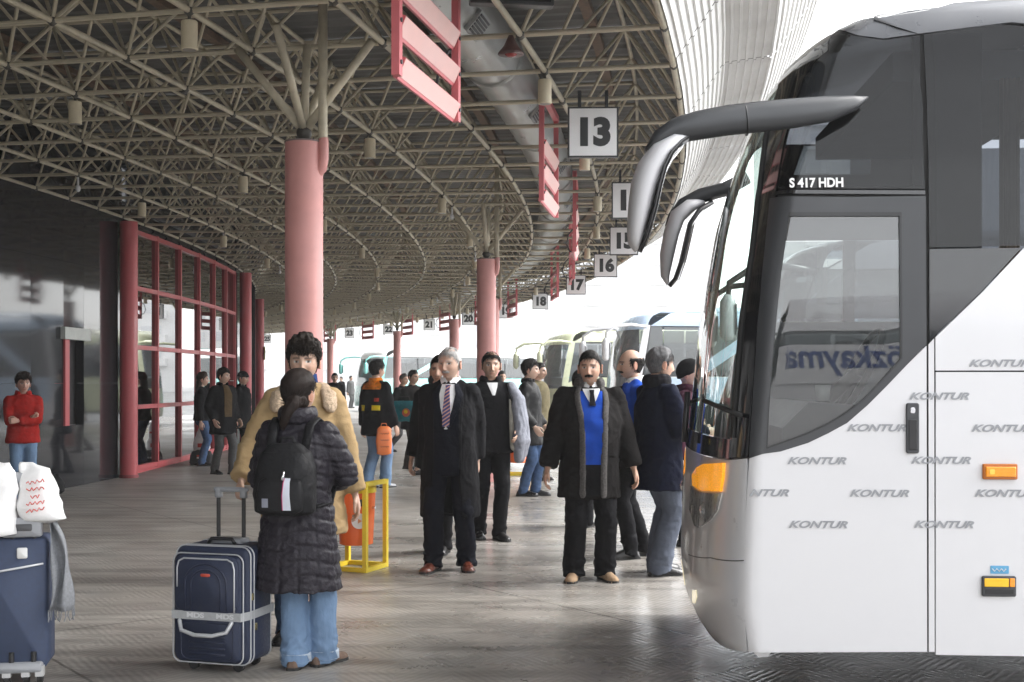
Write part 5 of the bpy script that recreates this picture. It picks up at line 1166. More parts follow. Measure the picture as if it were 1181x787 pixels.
        if legs.get('cuff'):
            for i in (0, 1):
                q = MB(); z_ = ank[i]+vec(0,-.01,-.045); q.tube([z_+vec(0,0,.05), z_, z_+vec(0,0,.002)], [c*1.12, c*1.2, c*1.1], 18); q.build('trouser_cuff', legs['cuff'], t, True)
    if skirt:
        m = MB(); m.loft([ering((0,0,z), w_, d_) for z, w_, d_ in ((skirt['hem'],.22,.20),(.7,.2,.16),(.95,.17,.12))]); r_ = remesh(m, vs, 3); wrinkle(r_, .012, (14,14,2), seed); mobj('skirt', r_, skirt['m'], t, True)
    for i in (0, 1):
        m = MB(); lift = (feet[i][3] if len(feet[i]) > 3 else 0); shoe_mesh(m, ank[i], R(feet[i][2]), lift=lift); so_ = m.build('shoe', shoes or BLACK, t, True); q = MB(); a_ = ank[i]; rz_ = R(feet[i][2]); q.loft([[Vector((a_.x+X*math.cos(rz_)-Y*math.sin(rz_), a_.y+X*math.sin(rz_)+Y*math.cos(rz_), lift+z_)) for X, Y in [(w_*sg, y_) for sg, lst in ((1, SOLE), (-1, SOLE[::-1])) for y_, w_ in lst]] for z_ in (-.002, .017)]); q.build('sole', top.get('sole', RUBBER) if top else RUBBER, so_)
    # upper garment
    bvh = None
    if top:
        f_ = top.get('fit', .02); hem = top.get('hem', .85); fl_ = top.get('flare', .02); b_ = belly
        rows = [(hem, .17+f_+fl_, .125+f_+fl_*.8+b_*.3, 0)]
        if hem < .8: rows += [((hem+.95)/2, .172+f_+fl_*.5, .12+f_+fl_*.4+b_*.6, 0)]
        rows += [(max(.95, hem+.04), .165+f_, .113+f_+b_, .1), (1.06, .158+f_, .108+f_+b_*1.1, .3), (1.2, .165+f_, .112+f_+b_*.7, .6), (1.32, .168+f_*.8, .115+f_*.8+b_*.2, .85), (1.38, .155+f_*.6, .10+f_*.7, 1), (1.425, .115+f_*.5, .082+f_*.5, 1), (1.46, .075+f_*.3, .070+f_*.3, 1), (1.472, .066+f_*.2, .066+f_*.2, 1)]
        m = MB(); m.loft([ering((lx*a, ly*a-(b_*.5 if 1 < z < 1.25 else 0), z), w_*(wide if z > 1.1 else 1), d_) for z, w_, d_, a in rows])
        for i in (0, 1):
            hd_ = (wr[i]-el[i]).normalized(); m.tube([sh[i]+vec(0,0,.0), sh[i].lerp(el[i], .5), el[i], el[i].lerp(wr[i], .5), wr[i]-hd_*.005], [.056+f_*.6, .057+f_*.6, .050+f_*.6, .046+f_*.55, .041+f_*.5], 16, rnd=False)
            m.ell(sh[i], (.056+f_*.6,)*3); m.tube([nb+vec((1,-1)[i]*.045,.0,-.015), sh[i].lerp(nb, .5)+vec(0,0,-.012), sh[i]+vec(0,0,-.006)], [.042, .048+f_*.3, .055+f_*.5], 12, rnd=True)
        r_ = remesh(m, vs, top.get('smooth', 7)); wrinkle(r_, top.get('fold', .010)*1.2, top.get('fs', (5.5,5.5,6)), seed+.3, quilt=top.get('quilt')); g_ = mobj(top.get('name', 'coat'), r_, top['m'], t, True)
        bvh = BVHTree.FromPolygons([v_.co.copy() for v_ in r_.vertices], [tuple(q.vertices) for q in r_.polygons])
        if top.get('open'):
            x0_, x1_, z_o = top['open']; bm = bmesh.new(); bm.from_mesh(r_)
            bmesh.ops.delete(bm, geom=[v_ for v_ in bm.verts if v_.co.y < .03 and x0_-.05*(z_o-v_.co.z) < v_.co.x < x1_+.05*(z_o-v_.co.z) and v_.co.z < z_o], context='VERTS'); bm.to_mesh(r_); bm.free()
            md = g_.modifiers.new('thickness', 'SOLIDIFY'); md.thickness = .012
        if top.get('collar'):
            cm = top['collar']; rc, n_, zc_ = top.get('cr', .02), 15, top.get('cz', 1.49); q = MB(); op = top.get('copen', 40)
            q.tube([(lx+math.sin(a)*(.072+rc*.6), ly+.012-math.cos(a)*(.066+rc*.5), zc_+.018*(-math.cos(a))*-1*(.6)-.02*(math.cos(a) > .3)*math.cos(a)) for a in [R(op+(360-2*op)*i/(n_-1)) for i in range(n_)]], rc, 10, rnd=True, flat=(1, 1.7)); r2 = remesh(q, max(vs*.6, .007), 2); wrinkle(r2, top.get('cfold', .003), (30,30,30), seed); mobj('collar', r2, cm, t, True)
    if extra: extra(t, bvh, dict(sh=sh, el=el, wr=wr, hc=hc_, HM=HM, nb=nb, lx=lx, ly=ly))
    t.scale = (k, k, k); return t
# fabrics
BLKC = cloth('black_wool', (.008,.008,.0095)); CHAR = cloth('charcoal_suede', (.013,.012,.012), .9, .2); SUIT = cloth('navy_suit', (.0065,.0075,.013), .8, .08); SHIRT = cloth('white_shirt', (.78,.79,.80), .8, .03, .05); SLATE = cloth('slate_trousers', (.10,.115,.15), .9, .12)
NAVC = cloth('navy_overcoat', (.007,.009,.021), .9, .15); JEAN = mat('blue_denim', (.17,.26,.40), .9, 0, .28, 7, bump=.5, bs=40, spec=.2, stretch=(1,1,.4)); JEAND = cloth('dark_denim', (.06,.10,.19), .9, .35, .3); TAN = mat('tan_suede', (.43,.30,.155), .9, 0, .12, 9, bump=.25, bs=90, spec=.2); FLEECE = mat('sheepskin', (.58,.44,.31), .95, 0, .2, 60, bump=1.0, bs=140)
LEATH = mat('black_leather', (.008,.008,.009), .55, 0, .2, 20, bump=.3, bs=60, spec=.2); BLUES = cloth('royal_blue_knit', (.015,.07,.42), .9, .08, .5, 350); FUR = mat('grey_fur', (.085,.08,.078), .95, 0, .5, 70, bump=1.0, bs=200)
PUFF = mat('dark_puffer_nylon', (.020,.017,.024), .5, 0, .12, 30, bump=.6, bs=45, spec=.3); REDJ = cloth('red_jacket', (.40,.022,.018), .7); KHAK = cloth('khaki_wool', (.14,.12,.07)); GREYJ = cloth('steel_grey_jacket', (.24,.25,.29), .7); BRN = cloth('brown_knit', (.09,.06,.03)); GREYT = cloth('grey_trousers', (.09,.09,.09)); MAROON = cloth('dark_maroon', (.04,.012,.022))
TIE = None
def tie_mat():
    m = bpy.data.materials.new('striped_tie'); m.use_nodes = True; N = m.node_tree; b = N.nodes['Principled BSDF']; tc = N.nodes.new('ShaderNodeTexCoord'); mp = N.nodes.new('ShaderNodeMapping'); mp.inputs['Rotation'].default_value[1] = R(35); N.links.new(tc.outputs['Object'], mp.inputs[0])
    w = N.nodes.new('ShaderNodeTexWave'); w.bands_direction = 'Z'; w.inputs['Scale'].default_value = 13; N.links.new(mp.outputs[0], w.inputs[0]); cr = N.nodes.new('ShaderNodeValToRGB'); e = cr.color_ramp; e.elements[0].color = (.03,.035,.14,1); e.elements[1].position = .85; e.elements[1].color = (.55,.30,.22,1); q = e.elements.new(.55); q.color = (.05,.05,.2,1); N.links.new(w.outputs[0], cr.inputs[0]); N.links.new(cr.outputs[0], b.inputs['Base Color']); b.inputs['Roughness'].default_value = .5; return m
TIE = tie_mat(); BRSH = mat('red_brown_leather', (.14,.038,.022), .28, 0, .2, 20); TANS = cloth('tan_suede_shoe', (.36,.25,.16)); BLSH = mat('black_shoe_leather', (.014,.013,.013), .3, 0, .2)
GREYH = (.36,.36,.36); DARKH = (.012,.010,.009)
def lapel(bvh, t, m_, pts_, r=.022, name='lapel', off=.006, fl=(1,.45), vsz=.008):
    q = MB(); P_ = []
    for x, z in pts_:
        h = bvh.ray_cast(Vector((x, -1.2, z)), Vector((0,1,0)), 2.5); y = h[0].y if h[0] is not None else -.1; P_.append(vec(x, y-off, z))
    q.tube(P_, r, 10, rnd=True, flat=fl); r_ = remesh(q, vsz, 2); return mobj(name, r_, m_, t, True)
def shirt_collar(t, J, r=.064):
    nb_ = J['nb']; m = MB(); ang = [R(22+316*i/20) for i in range(21)]
    m.loft([[nb_+vec(math.sin(a)*(r+dr), .012-math.cos(a)*(r+dr*.8), z+.012*math.cos(a)*-1) for a in ang] for dr, z in ((.012,-.02),(.008,.03),(.012,.034),(.018,.0))], caps=False, closed=False); m.build('shirt_collar', SHIRT, t, True)
    for s in (-1, 1):
        m = MB(); A, B_, C = nb_+vec(s*.030,-.058,.016), nb_+vec(s*.008,-.078,-.008), nb_+vec(s*.045,-.098,-.055); D = nb_+vec(s*.068,-.045,-.005); o_ = vec(0,-.006,0)
        m.add([A, B_, C, D, A+o_, B_+o_, C+o_, D+o_], [(0,1,2,3),(7,6,5,4),(0,4,5,1),(1,5,6,2),(2,6,7,3),(3,7,4,0)]); m.build('collar_point', SHIRT, t)
# ---- the couple with the suitcase
def ex_tan(t, b, J):
    q = MB(); nbv = J['nb']
    for s in (-1, 1):
        m = MB(); m.tube([nbv+vec(s*.04,.075,.0), nbv+vec(s*.11,.02,-.015), nbv+vec(s*.145,-.07,-.06), nbv+vec(s*.15,-.13,-.125)], [.035,.042,.052,.045], 12, rnd=True, flat=(1, .6)); r_ = remesh(m, .008, 2); wrinkle(r_, .006, (40,40,40), 3); mobj('fleece_collar', r_, FLEECE, t, True)
    m = MB(); m.tube([nbv+vec(0,.02,-.03), nbv+vec(0,.012,.06)], [.085,.074], 20); m.build('blue_roll_neck', cloth('navy_knit', (.02,.045,.14)), t, True)
    m = MB(); m.tube([vec(0,-.15,1.36), vec(.01,-.165,1.1), vec(.01,-.17,.8)], .01, 6); m.build('front_placket', TAN, t)
person('person in a tan coat with fleece collar, one hand on the suitcase handle', pos=(-1.22,7.12,0), H=1.765, face=8, near=True, hyaw=-4, hpitch=4,
       head=dict(style='short', hair=(.016,.011,.008), thick=.022, curl=.4, hairline=.05, strand=(1500,.030,.0017,.005), seed=3, skin=(.58,.38,.285), stubble=.25), feet=((.10,-.02,10),(-.10,.03,-12)),
       hands=((.30,.0,.82),(-.34,-.17,.945)), hand=('relaxed','grip'), top=dict(m=TAN, fit=.05, hem=.62, flare=.03, fold=.012, fs=(5,5,9)), legs=dict(m=JEAND), shoes=BLSH, extra=ex_tan, wide=.90, seed=2)
def quilt(co):
    z = co[:,2]; x = co[:,0]; y = co[:,1]; a = np.arctan2(x, y+.001)
    band = -np.exp(-(((z+.02*np.sin(a*3))/.085 % 1)-.5)**2/.012)*.9; ver = -np.exp(-((a/.55 % 1)-.5)**2/.006)*.5; return band+ver
def ex_woman(t, b, J):
    hc = J['hc']; HM = J['HM']; m = MB()
    # long dark hair gathered low at the nape into a knot with a short tail
    m.ell(hc+vec(0,.10,-.045), (.047,.04,.05), 16, 10); m.tube([hc+vec(.0,.115,-.06), hc+vec(.03,.135,-.11), hc+vec(.055,.13,-.17), hc+vec(.06,.12,-.21)], [.04,.034,.026,.012], 10, rnd=True); m.ell(hc+vec(0,.045,-.035), (.074,.07,.075), 16, 10)
    r_ = remesh(m, .007, 3); wrinkle(r_, .006, (40,40,14), 5); mobj('hair_knot', r_, hairmat((.018,.012,.010)), t, True)
person('person in a long dark quilted coat and blue jeans with a backpack, seen from behind', pos=(-1.13,6.42,0), H=1.565, face=172, near=True, hyaw=-18, hpitch=-6,
       head=dict(style='short', hair=(.018,.012,.010), thick=.020, curl=.1, strand=(1600,.085,.0013,.0015,(0,.115,-.05)), seed=8, skin=(.5,.32,.24)), feet=((.02,.0,4),(-.12,-.10,-25)), hands=((.17,-.25,1.04),(-.13,-.28,1.08)), poleR=(-.75,.35,-.6), poleL=(.45,.6,-.8),
       top=dict(m=PUFF, fit=.045, hem=.47, flare=.045, fold=.009, quilt=quilt, fs=(9,9,12), collar=PUFF, cr=.03, copen=30, cz=1.50), legs=dict(m=JEAN, r=(.10,.078,.082), cuff=cloth('pale_denim_cuff', (.42,.48,.56))), shoes=cloth('brown_trainer', (.16,.11,.085), .8), extra=ex_woman, wide=.97, seed=4)
# ---- man in the middle
def ex_mid(t, b, J):
    patch(b, [(1.458,-.07,.07),(1.40,-.075,.072),(1.30,-.062,.06),(1.2,-.04,.036),(1.11,-.012,.010)], .008, 'shirt_front', SHIRT, t, 11)
    shirt_collar(t, J)
    patch(b, [(1.452,-.02,.022),(1.43,-.014,.016),(1.37,-.020,.022),(1.24,-.030,.032),(1.13,-.026,.026)], .017, 'tie', TIE, t, 5)
    patch(b, [(1.44,-.10,-.07),(1.3,-.11,-.05),(1.13,-.11,-.008),(1.12,-.11,.10),(.95,-.108,.10),(.76,-.10,.095)], .004, 'jacket_front', SUIT, t, 11); patch(b, [(1.44,.07,.10),(1.3,.05,.11),(1.122,.008,.11)], .004, 'jacket_front', SUIT, t, 7); m = MB(); m.loft([ering((0,0,z), w_, d_) for z, w_, d_ in ((.74,.175,.135),(.8,.178,.14),(.9,.172,.14))]); mobj('jacket_skirt', remesh(m, .012, 3), SUIT, t, True)
    for s, q in ((-1, SUIT), (1, SUIT)): patch(b, [(1.46,s*.075,s*.05),(1.38,s*.12,s*.062),(1.28,s*.105,s*.048),(1.12,s*.03,s*.004)] if s > 0 else [(1.46,-.05,-.075),(1.38,-.062,-.12),(1.28,-.048,-.105),(1.12,-.004,-.03)], .014, 'lapel', q, t, 5)
    m = MB(); m.cyl((.008,-.185,1.06),(.008,-.192,1.06),.009,8); m.build('button', BLACK, t)
    patch(b, [(1.44,-.118,-.075),(1.3,-.125,-.10),(1.05,-.115,-.098),(.80,-.115,-.10)], .010, 'overcoat_edge', BLKC, t, 4); patch(b, [(1.44,.075,.118),(1.3,.10,.125),(1.05,.098,.115),(.80,.10,.115)], .010, 'overcoat_edge', BLKC, t, 4)
person('person in a dark suit, striped tie and open black overcoat standing in the middle', 519, 657, H=1.79, face=-6, near=True, hyaw=-16, hpitch=3,
       head=dict(style='thin', hair=(.42,.41,.40), thick=.006, hairline=.09, seed=5, moustache=(.30,.29,.28), skin=(.58,.38,.29), brow=.55, jaw=.24), feet=((.13,.02,14),(-.12,-.07,-14)), hands=((.20,.12,.86),(-.20,.12,.86)), poleL=(.25,1,0), poleR=(-.25,1,0),
       top=dict(m=BLKC, fit=.042, hem=.42, flare=.025, fold=.011, fs=(8,8,4), name='overcoat', open=(-.10,.095,.80)), legs=dict(m=SUIT, r=(.10,.08,.077), fold=.012), shoes=BRSH, extra=ex_mid, belly=.03, wide=1.0, seed=6)
def ex_smile(t, b, J):
    patch(b, [(1.458,-.05,.05),(1.42,-.04,.04),(1.34,-.012,.012)], .008, 'shirt_front', SHIRT, t, 7)
    q = MB(); q.tube([vec(.19,-.06,1.42), vec(.235,-.13,1.30), vec(.25,-.16,1.1), vec(.26,-.16,.92), vec(.25,-.14,.78)], [.05,.075,.085,.10,.07], 14, rnd=True, flat=(1,.62)); r_ = remesh(q, .010, 3); wrinkle(r_, .016, (9,9,3.5), 3); mobj('draped_jacket', r_, GREYJ, t, True)
    q = MB(); q.tube([vec(.15,-.15,1.30), vec(.165,-.175,1.1), vec(.18,-.18,.86)], [.012,.03,.035], 10, rnd=True, flat=(1,.5)); r_ = remesh(q, .009, 2); mobj('jacket_lining', r_, cloth('beige_lining', (.4,.38,.33)), t, True)
person('person in black with a steel grey jacket over one arm, behind the striped tie', 566, 621, H=1.80, face=12, near=True, hyaw=-6, head=dict(style='thin', hair=DARKH, seed=6, hairline=.08, skin=(.54,.345,.25), stubble=.35), feet=((.06,-.10,12),(-.10,.06,-6)), hands=((.22,-.12,1.0),(-.25,.05,.85)),
       top=dict(m=BLKC, fit=.035, hem=.80, fold=.01, collar=BLKC, cr=.022), legs=dict(m=BLKC), shoes=BLSH, extra=ex_smile, seed=7)
person('person in black almost hidden behind the one with the striped tie', 508, 637, H=1.74, face=-10, head=dict(style='short', hair=DARKH, seed=9), top=dict(m=BLKC, fit=.03, hem=.75), legs=dict(m=BLKC), shoes=BLSH, seed=8, feet=((.05,-.05,0),(-.08,.05,0)))
# ---- the three by the coach nose
def ex_mous(t, b, J):
    patch(b, [(1.458,-.066,.066),(1.44,-.062,.062),(1.38,-.035,.035),(1.33,-.006,.006)], .012, 'shirt_front', SHIRT, t, 9)
    shirt_collar(t, J)
    patch(b, [(1.45,-.018,.02),(1.42,-.013,.015),(1.33,-.024,.026)], .02, 'tie', cloth('black_tie', (.012,.012,.016), .5), t, 5)
    patch(b, [(1.44,-.088,-.06),(1.38,-.085,-.03),(1.335,-.08,.0)], .008, 'jumper', BLUES, t, 6); patch(b, [(1.44,.06,.085),(1.38,.03,.08),(1.335,.0,.078)], .008, 'jumper', BLUES, t, 6)
    patch(b, [(1.336,-.08,.078),(1.2,-.07,.07),(1.0,-.062,.066),(.89,-.06,.07)], .008, 'jumper', BLUES, t, 11)
    patch(b, [(.888,-.06,.07),(.66,-.05,.075)], .006, 'dark_lining', BLKC, t, 7)
    for s in (-1, 1): lapel(b, t, FUR, [(s*.075,1.485),(s*.105,1.43),(s*.108,1.36),(s*.092,1.26),(s*.084,1.1),(s*.08,.88),(s*.08,.66)], .026 if s < 0 else .028, 'fur_lapel')
    for s in (-1, 1): patch(b, [(.98,s*.13,s*.22) if s > 0 else (.98,-.22,-.13),(.95,s*.125,s*.22) if s > 0 else (.95,-.22,-.125)], .006, 'pocket_flap', CHAR, t, 6)
person('person in a charcoal coat with fur lapels over a bright blue jumper, facing the camera', 680, 668, H=1.75, face=4, near=True, hyaw=-14, hpitch=2, head=dict(style='short', hair=DARKH, thick=.007, hairline=.082, seed=11, moustache=(.012,.01,.009), skin=(.56,.345,.25), stubble=.3, jaw=.2), feet=((.115,-.02,14),(-.125,-.03,-16)), hands=((.33,-.06,.86),(-.33,-.09,.86)),
       top=dict(m=CHAR, fit=.055, hem=.63, flare=.02, fold=.012, collar=FUR, cr=.03, copen=55, cfold=.006), legs=dict(m=BLKC, r=(.105,.085,.08), fold=.012), shoes=TANS, belly=.05, wide=1.12, extra=ex_mous, seed=9)
def ex_bald(t, b, J):
    shirt_collar(t, J)
    patch(b, [(1.44,-.02,.02),(1.3,-.024,.024)], .01, 'tie', BLKC, t, 5)
person('person in a blue jumper and white collar in profile, turned left behind the fur lapels', 730, 643, H=1.79, face=-78, near=True, head=dict(style='bald', hair=DARKH, seed=12, moustache=(.012,.01,.009), skin=(.56,.355,.26), stubble=.3), feet=((.08,-.05,5),(-.08,.12,0)), hands=((.27,-.02,.85),(-.27,-.02,.85)),
       top=dict(m=BLUES, fit=.03, hem=.86, name='jumper', fold=.008), legs=dict(m=BLKC), shoes=BLSH, extra=ex_bald, seed=10)
person('person in a navy overcoat and slate trousers turned towards the big coach', 759, 662, H=1.78, face=112, near=True, hpitch=2, head=dict(style='short', hair=(.13,.13,.135), thick=.013, hairline=.06, strand=(1400,.04,.0016,.002), seed=13, skin=(.56,.36,.27)), feet=((.10,-.05,8),(-.09,.04,-6)), hands=((.14,-.36,1.14),(-.18,-.30,1.10)), poleL=(.5,.4,-1), poleR=(-.5,.4,-1), hand=('grip','grip'),
       top=dict(m=NAVC, fit=.05, hem=.66, flare=.03, fold=.011, collar=cloth('black_scarf', (.015,.015,.018)), cr=.032, copen=20, cz=1.495), legs=dict(m=SLATE, r=(.105,.09,.088), fold=.010), shoes=BLSH, wide=1.06, seed=11)
person('person in a black knitted hat and maroon coat by the coach windscreen', pos=(1.62,11.2,0), H=1.70, face=70, near=True, head=dict(style='beanie', hatmat=cloth('black_knit', (.012,.012,.013), .95, .3, .8, 200), seed=14, skin=(.55,.36,.28)), top=dict(m=MAROON, fit=.045, hem=.6, collar=MAROON, cr=.028), legs=dict(m=BLKC), shoes=BLSH, seed=12)
person('person in a dark jacket hidden behind the fur collared coat, by its left shoulder', pos=(.70,12.6,0), H=1.63, face=150, head=dict(style='short', hair=DARKH, seed=15), top=dict(m=BLKC, fit=.05, hem=.75), legs=dict(m=BLKC), shoes=BLSH, seed=13)
# ---- middle distance
person('person in a long black leather jacket and jeans, standing facing right', 610, 572, H=1.79, face=72, near=True, hyaw=6, head=dict(style='short', hair=DARKH, thick=.02, seed=16, skin=(.58,.39,.30)), feet=((.08,-.06,6),(-.07,.06,0)), hands=((.22,-.14,.90),(-.22,-.14,.90)), top=dict(m=LEATH, fit=.04, hem=.66, flare=.02, fold=.012, name='leather_jacket', collar=LEATH, cr=.02), legs=dict(m=JEAND), shoes=BLSH, seed=14)
person('person in a khaki coat standing just behind the black leather jacket', 621, 554, H=1.79, face=60, head=dict(style='short', hair=DARKH, seed=17), top=dict(m=KHAK, fit=.04, hem=.62), legs=dict(m=GREYT), shoes=BLSH, seed=15)
person('small distant person by the second pink column', pos=(-.22,25.5,0), H=1.72, face=20, head=dict(style='short', hair=DARKH, seed=18), top=dict(m=BLKC, fit=.04, hem=.7), legs=dict(m=BLKC), shoes=BLSH, seed=16)
ORP = cloth('orange_yellow_trim', (.75,.22,.02), .8, .5); YLP = cloth('yellow_trim', (.8,.6,.03))
def ex_kid(t, b, J):
    patch(b, [(1.47,-.09,.09),(1.43,-.16,.16),(1.38,-.17,.17),(1.355,-.16,.16)], .006, 'orange_shoulders', ORP, t, 13, back=True)
    patch(b, [(1.47,-.07,.07),(1.43,-.15,.15),(1.36,-.16,.16)], .006, 'orange_shoulders', ORP, t, 13)
    patch(b, [(1.14,-.17,-.06),(1.07,-.17,-.06)], .006, 'yellow_mark', YLP, t, 6, back=True); patch(b, [(1.14,.08,.18),(1.06,.08,.18)], .006, 'yellow_mark', YLP, t, 6, back=True); patch(b, [(1.24,-.16,-.1),(1.19,-.16,-.1)], .006, 'red_mark', cloth('red_trim', (.4,.05,.03)), t, 5, back=True)
person('person in a black jacket with orange shoulders and jeans, back to the camera', 434, 563, H=1.80, face=142, near=True, hyaw=-10, head=dict(style='short', hair=DARKH, thick=.02, seed=19, hairline=.055), feet=((.10,.08,0),(-.07,-.10,0)), hands=((.28,-.02,.84),(-.24,-.12,.86)), top=dict(m=BLKC, fit=.045, hem=.72, flare=.01, fold=.011, collar=ORP, cr=.02, copen=20), legs=dict(m=JEAN, r=(.10,.082,.08)), shoes=GREYP, extra=ex_kid, seed=17)
def ex_v(t, b, J): patch(b, [(1.458,-.05,.05),(1.40,-.04,.04),(1.3,-.008,.008)], .008, 'shirt_front', SHIRT, t, 7)
person('person in a dark jacket and grey trousers striding past the teal bag', 462, 524, H=1.66, face=55, head=dict(style='short', hair=(.05,.045,.04), seed=20, hairline=.075), feet=((.08,-.26,0),(-.08,.26,0,.05)), lean=(0,-.06), hands=((.25,-.12,.88),(-.25,.10,.86)), top=dict(m=BLKC, fit=.035, hem=.82), legs=dict(m=GREYT), shoes=BLSH, extra=ex_v, seed=18)
person('person in charcoal jacket and brown trousers carrying a teal bag, walking right', 476, 541, H=1.70, face=50, head=dict(style='short', hair=DARKH, seed=21, hairline=.06), feet=((.07,-.05,0),(-.07,.08,0)), hands=((.26,-.06,.86),(-.2,-.22,1.0)), top=dict(m=CHAR, fit=.045, hem=.70), legs=dict(m=cloth('brown_grey_trousers', (.045,.038,.032))), shoes=BLSH, seed=19)
person('person in a brown skirt mostly hidden behind the striped tie wearer, striding right', 500, 549, H=1.62, face=95, head=dict(style='short', hair=DARKH, seed=22), feet=((.05,-.16,0),(-.05,.30,0,.02)), top=dict(m=BLKC, fit=.035, hem=.75), skirt=dict(m=cloth('brown_skirt', (.06,.035,.025)), hem=.42), shoes=BLSH, seed=20)
person('person in a black padded jacket between the tan coat and the far bays', pos=(-4.72,32.3,0), H=1.72, face=15, head=dict(style='short', hair=DARKH, seed=23), top=dict(m=BLKC, fit=.06, hem=.78), legs=dict(m=BLKC), shoes=BLSH, seed=21)
person('far off person in grey, right one of the pair by the distant bays', pos=(-8.9,67,0), H=1.78, face=60, head=dict(style='short', seed=24), top=dict(m=GREYT, fit=.05, hem=.7), legs=dict(m=GREYT), shoes=BLSH, seed=22)
person('far off person in dark clothes, left one of the pair by the distant bays', pos=(-9.7,69,0), H=1.74, face=-40, head=dict(style='short', seed=25), top=dict(m=BLKC, fit=.05, hem=.7), legs=dict(m=BLKC), shoes=BLSH, seed=23)
# ---- by the terminal wall
person('person in a red jacket with folded arms leaning by the granite wall', pos=(-6.02,14.95,0), H=1.60, face=25, near=True, hyaw=8, head=dict(style='short', hair=(.02,.012,.01), thick=.028, seed=26, hairline=.05, skin=(.56,.33,.26)), hands=((-.07,-.235,1.13),(.07,-.20,1.17)), poleL=(1,-.2,-1.2), poleR=(-1,-.2,-1.2), hand=('grip','grip'), top=dict(m=REDJ, fit=.04, hem=.82, collar=REDJ, cr=.024, fold=.011), legs=dict(m=JEAN), shoes=BLSH, seed=24)
def ex_long(t, b, J):
    hc = J['hc']; m = MB(); m.tube([hc+vec(0,.03,.05), hc+vec(0,.06,-.05), hc+vec(0,.075,-.2), hc+vec(0,.08,-.33)], [.08,.085,.075,.04], 12, rnd=True, flat=(1.1,.8)); r_ = remesh(m, .014, 2); mobj('long_hair', r_, hairmat((.03,.018,.012)), t, True)
person('person in black jacket and dark jeans beside the red framed glazing, bags at the feet', pos=(-5.52,21.6,0), H=1.66, face=100, head=dict(style='short', hair=(.03,.018,.012), thick=.02, seed=27, skin=(.5,.32,.25)), hands=((.2,-.2,1.0),(-.26,.0,.84)), top=dict(m=BLKC, fit=.03, hem=.85), legs=dict(m=JEAND), shoes=BLSH, extra=ex_long, seed=25)
def ex_smoke(t, b, J):
    patch(b, [(1.47,-.05,.05),(1.3,-.075,.075),(.95,-.07,.07)], .008, 'jumper', BRN, t, 8)
    h = J['HM']; m = MB(); m.tube([h @ vec(.012,-.105,-.072), h @ vec(.02,-.17,-.075)], .005, 6); m.build('cigarette', WHITE, t)
person('person smoking in an open black coat over a brown jumper by the glazing', 257, 547, H=1.72, face=48, near=True, hyaw=25, head=dict(style='short', hair=DARKH, thick=.018, seed=28, skin=(.56,.37,.28), stubble=.2), feet=((.10,-.12,5),(-.08,.12,0)), hands=((.24,-.12,.9),(-.24,-.1,.9)), top=dict(m=BLKC, fit=.045, hem=.66, flare=.02, collar=BLKC, cr=.022), legs=dict(m=GREYT), shoes=BLSH, extra=ex_smoke, seed=26)
person('person in a dark flat cap and black coat behind the one smoking', pos=(-4.98,22.4,0), H=1.68, face=75, near=True, head=dict(style='cap', hatmat=BLKC, hair=(.1,.1,.1), seed=29, skin=(.5,.3,.22)), top=dict(m=BLKC, fit=.045, hem=.66, collar=BLKC, cr=.022), legs=dict(m=BLKC), shoes=BLSH, seed=27)
# driver at the wheel of the lime coach
# ---- things people carry
BP = thing('backpack', 'black backpack with a pale stripe worn over the dark quilted coat', 'backpack', (-1.13,6.42,0), R(172))
def bk(x, y, z): return vec(x, y, z)
m = MB(); m.loft([ering((0,.235+dy,z), a, b, 24, 3) for z, a, b, dy in ((.93,.12,.05,0),(.95,.155,.085,0),(1.05,.165,.10,.0),(1.2,.155,.095,-.01),(1.29,.13,.075,-.02),(1.34,.07,.04,-.03))]); r_ = remesh(m, .010, 3); wrinkle(r_, .006, (9,9,9), 4); bb = mobj('pack_body', r_, BLKF, BP, True)
bvb = BVHTree.FromPolygons([v_.co.copy() for v_ in r_.vertices], [tuple(q.vertices) for q in r_.polygons])
m = MB(); m.loft([ering((-.0,.325+dy,z), a, b, 20, 3) for z, a, b, dy in ((.945,.085,.02,-.01),(.965,.12,.035,0),(1.06,.125,.04,.0),(1.13,.115,.03,-.005),(1.155,.08,.015,-.015))]); r_ = remesh(m, .009, 3); mobj('front_pocket', r_, BLKF, BP, True); bvp = BVHTree.FromPolygons([v_.co.copy() for v_ in r_.vertices], [tuple(q.vertices) for q in r_.polygons])
patch(bvb, [(1.29,-.10,.10),(1.24,-.14,.13),(1.165,-.14,.11),(1.145,-.09,.06)], .012, 'top_flap', BLKF, BP, 11, back=True)
patch(bvp, [(1.15,-.058,-.030),(1.05,-.062,-.026),(.97,-.068,-.028)], .006, 'pale_stripe', mat('pale_strap', (.62,.66,.74), .6), BP, 5, back=True); patch(bvp, [(1.15,-.030,-.026),(1.05,-.026,-.022),(.97,-.028,-.024)], .007, 'pink_edge', mat('pink_strap', (.5,.03,.16), .6), BP, 3, back=True)
patch(bvp, [(1.035,.052,.085),(.985,.052,.085)], .006, 'metal_badge', mat('badge_grey', (.32,.34,.42), .3, .6), BP, 4, back=True)
m = MB(); m.tube([(-.025,.34,1.20),(-.03,.365,1.17),(-.025,.37,1.14)], .008, 6); m.build('zip_pull', CHROME, BP, True)
for s in (-1, 1):
    m = MB(); m.tube([(s*.09,.19,1.30),(s*.10,.12,1.44),(s*.11,.03,1.475),(s*.125,-.09,1.43),(s*.14,-.17,1.3),(s*.16,-.15,1.1),(s*.17,.0,.98),(s*.14,.17,.97)], .022, 8, flat=(1.2,.5)); m.build('shoulder_strap', BLKF, BP, True)
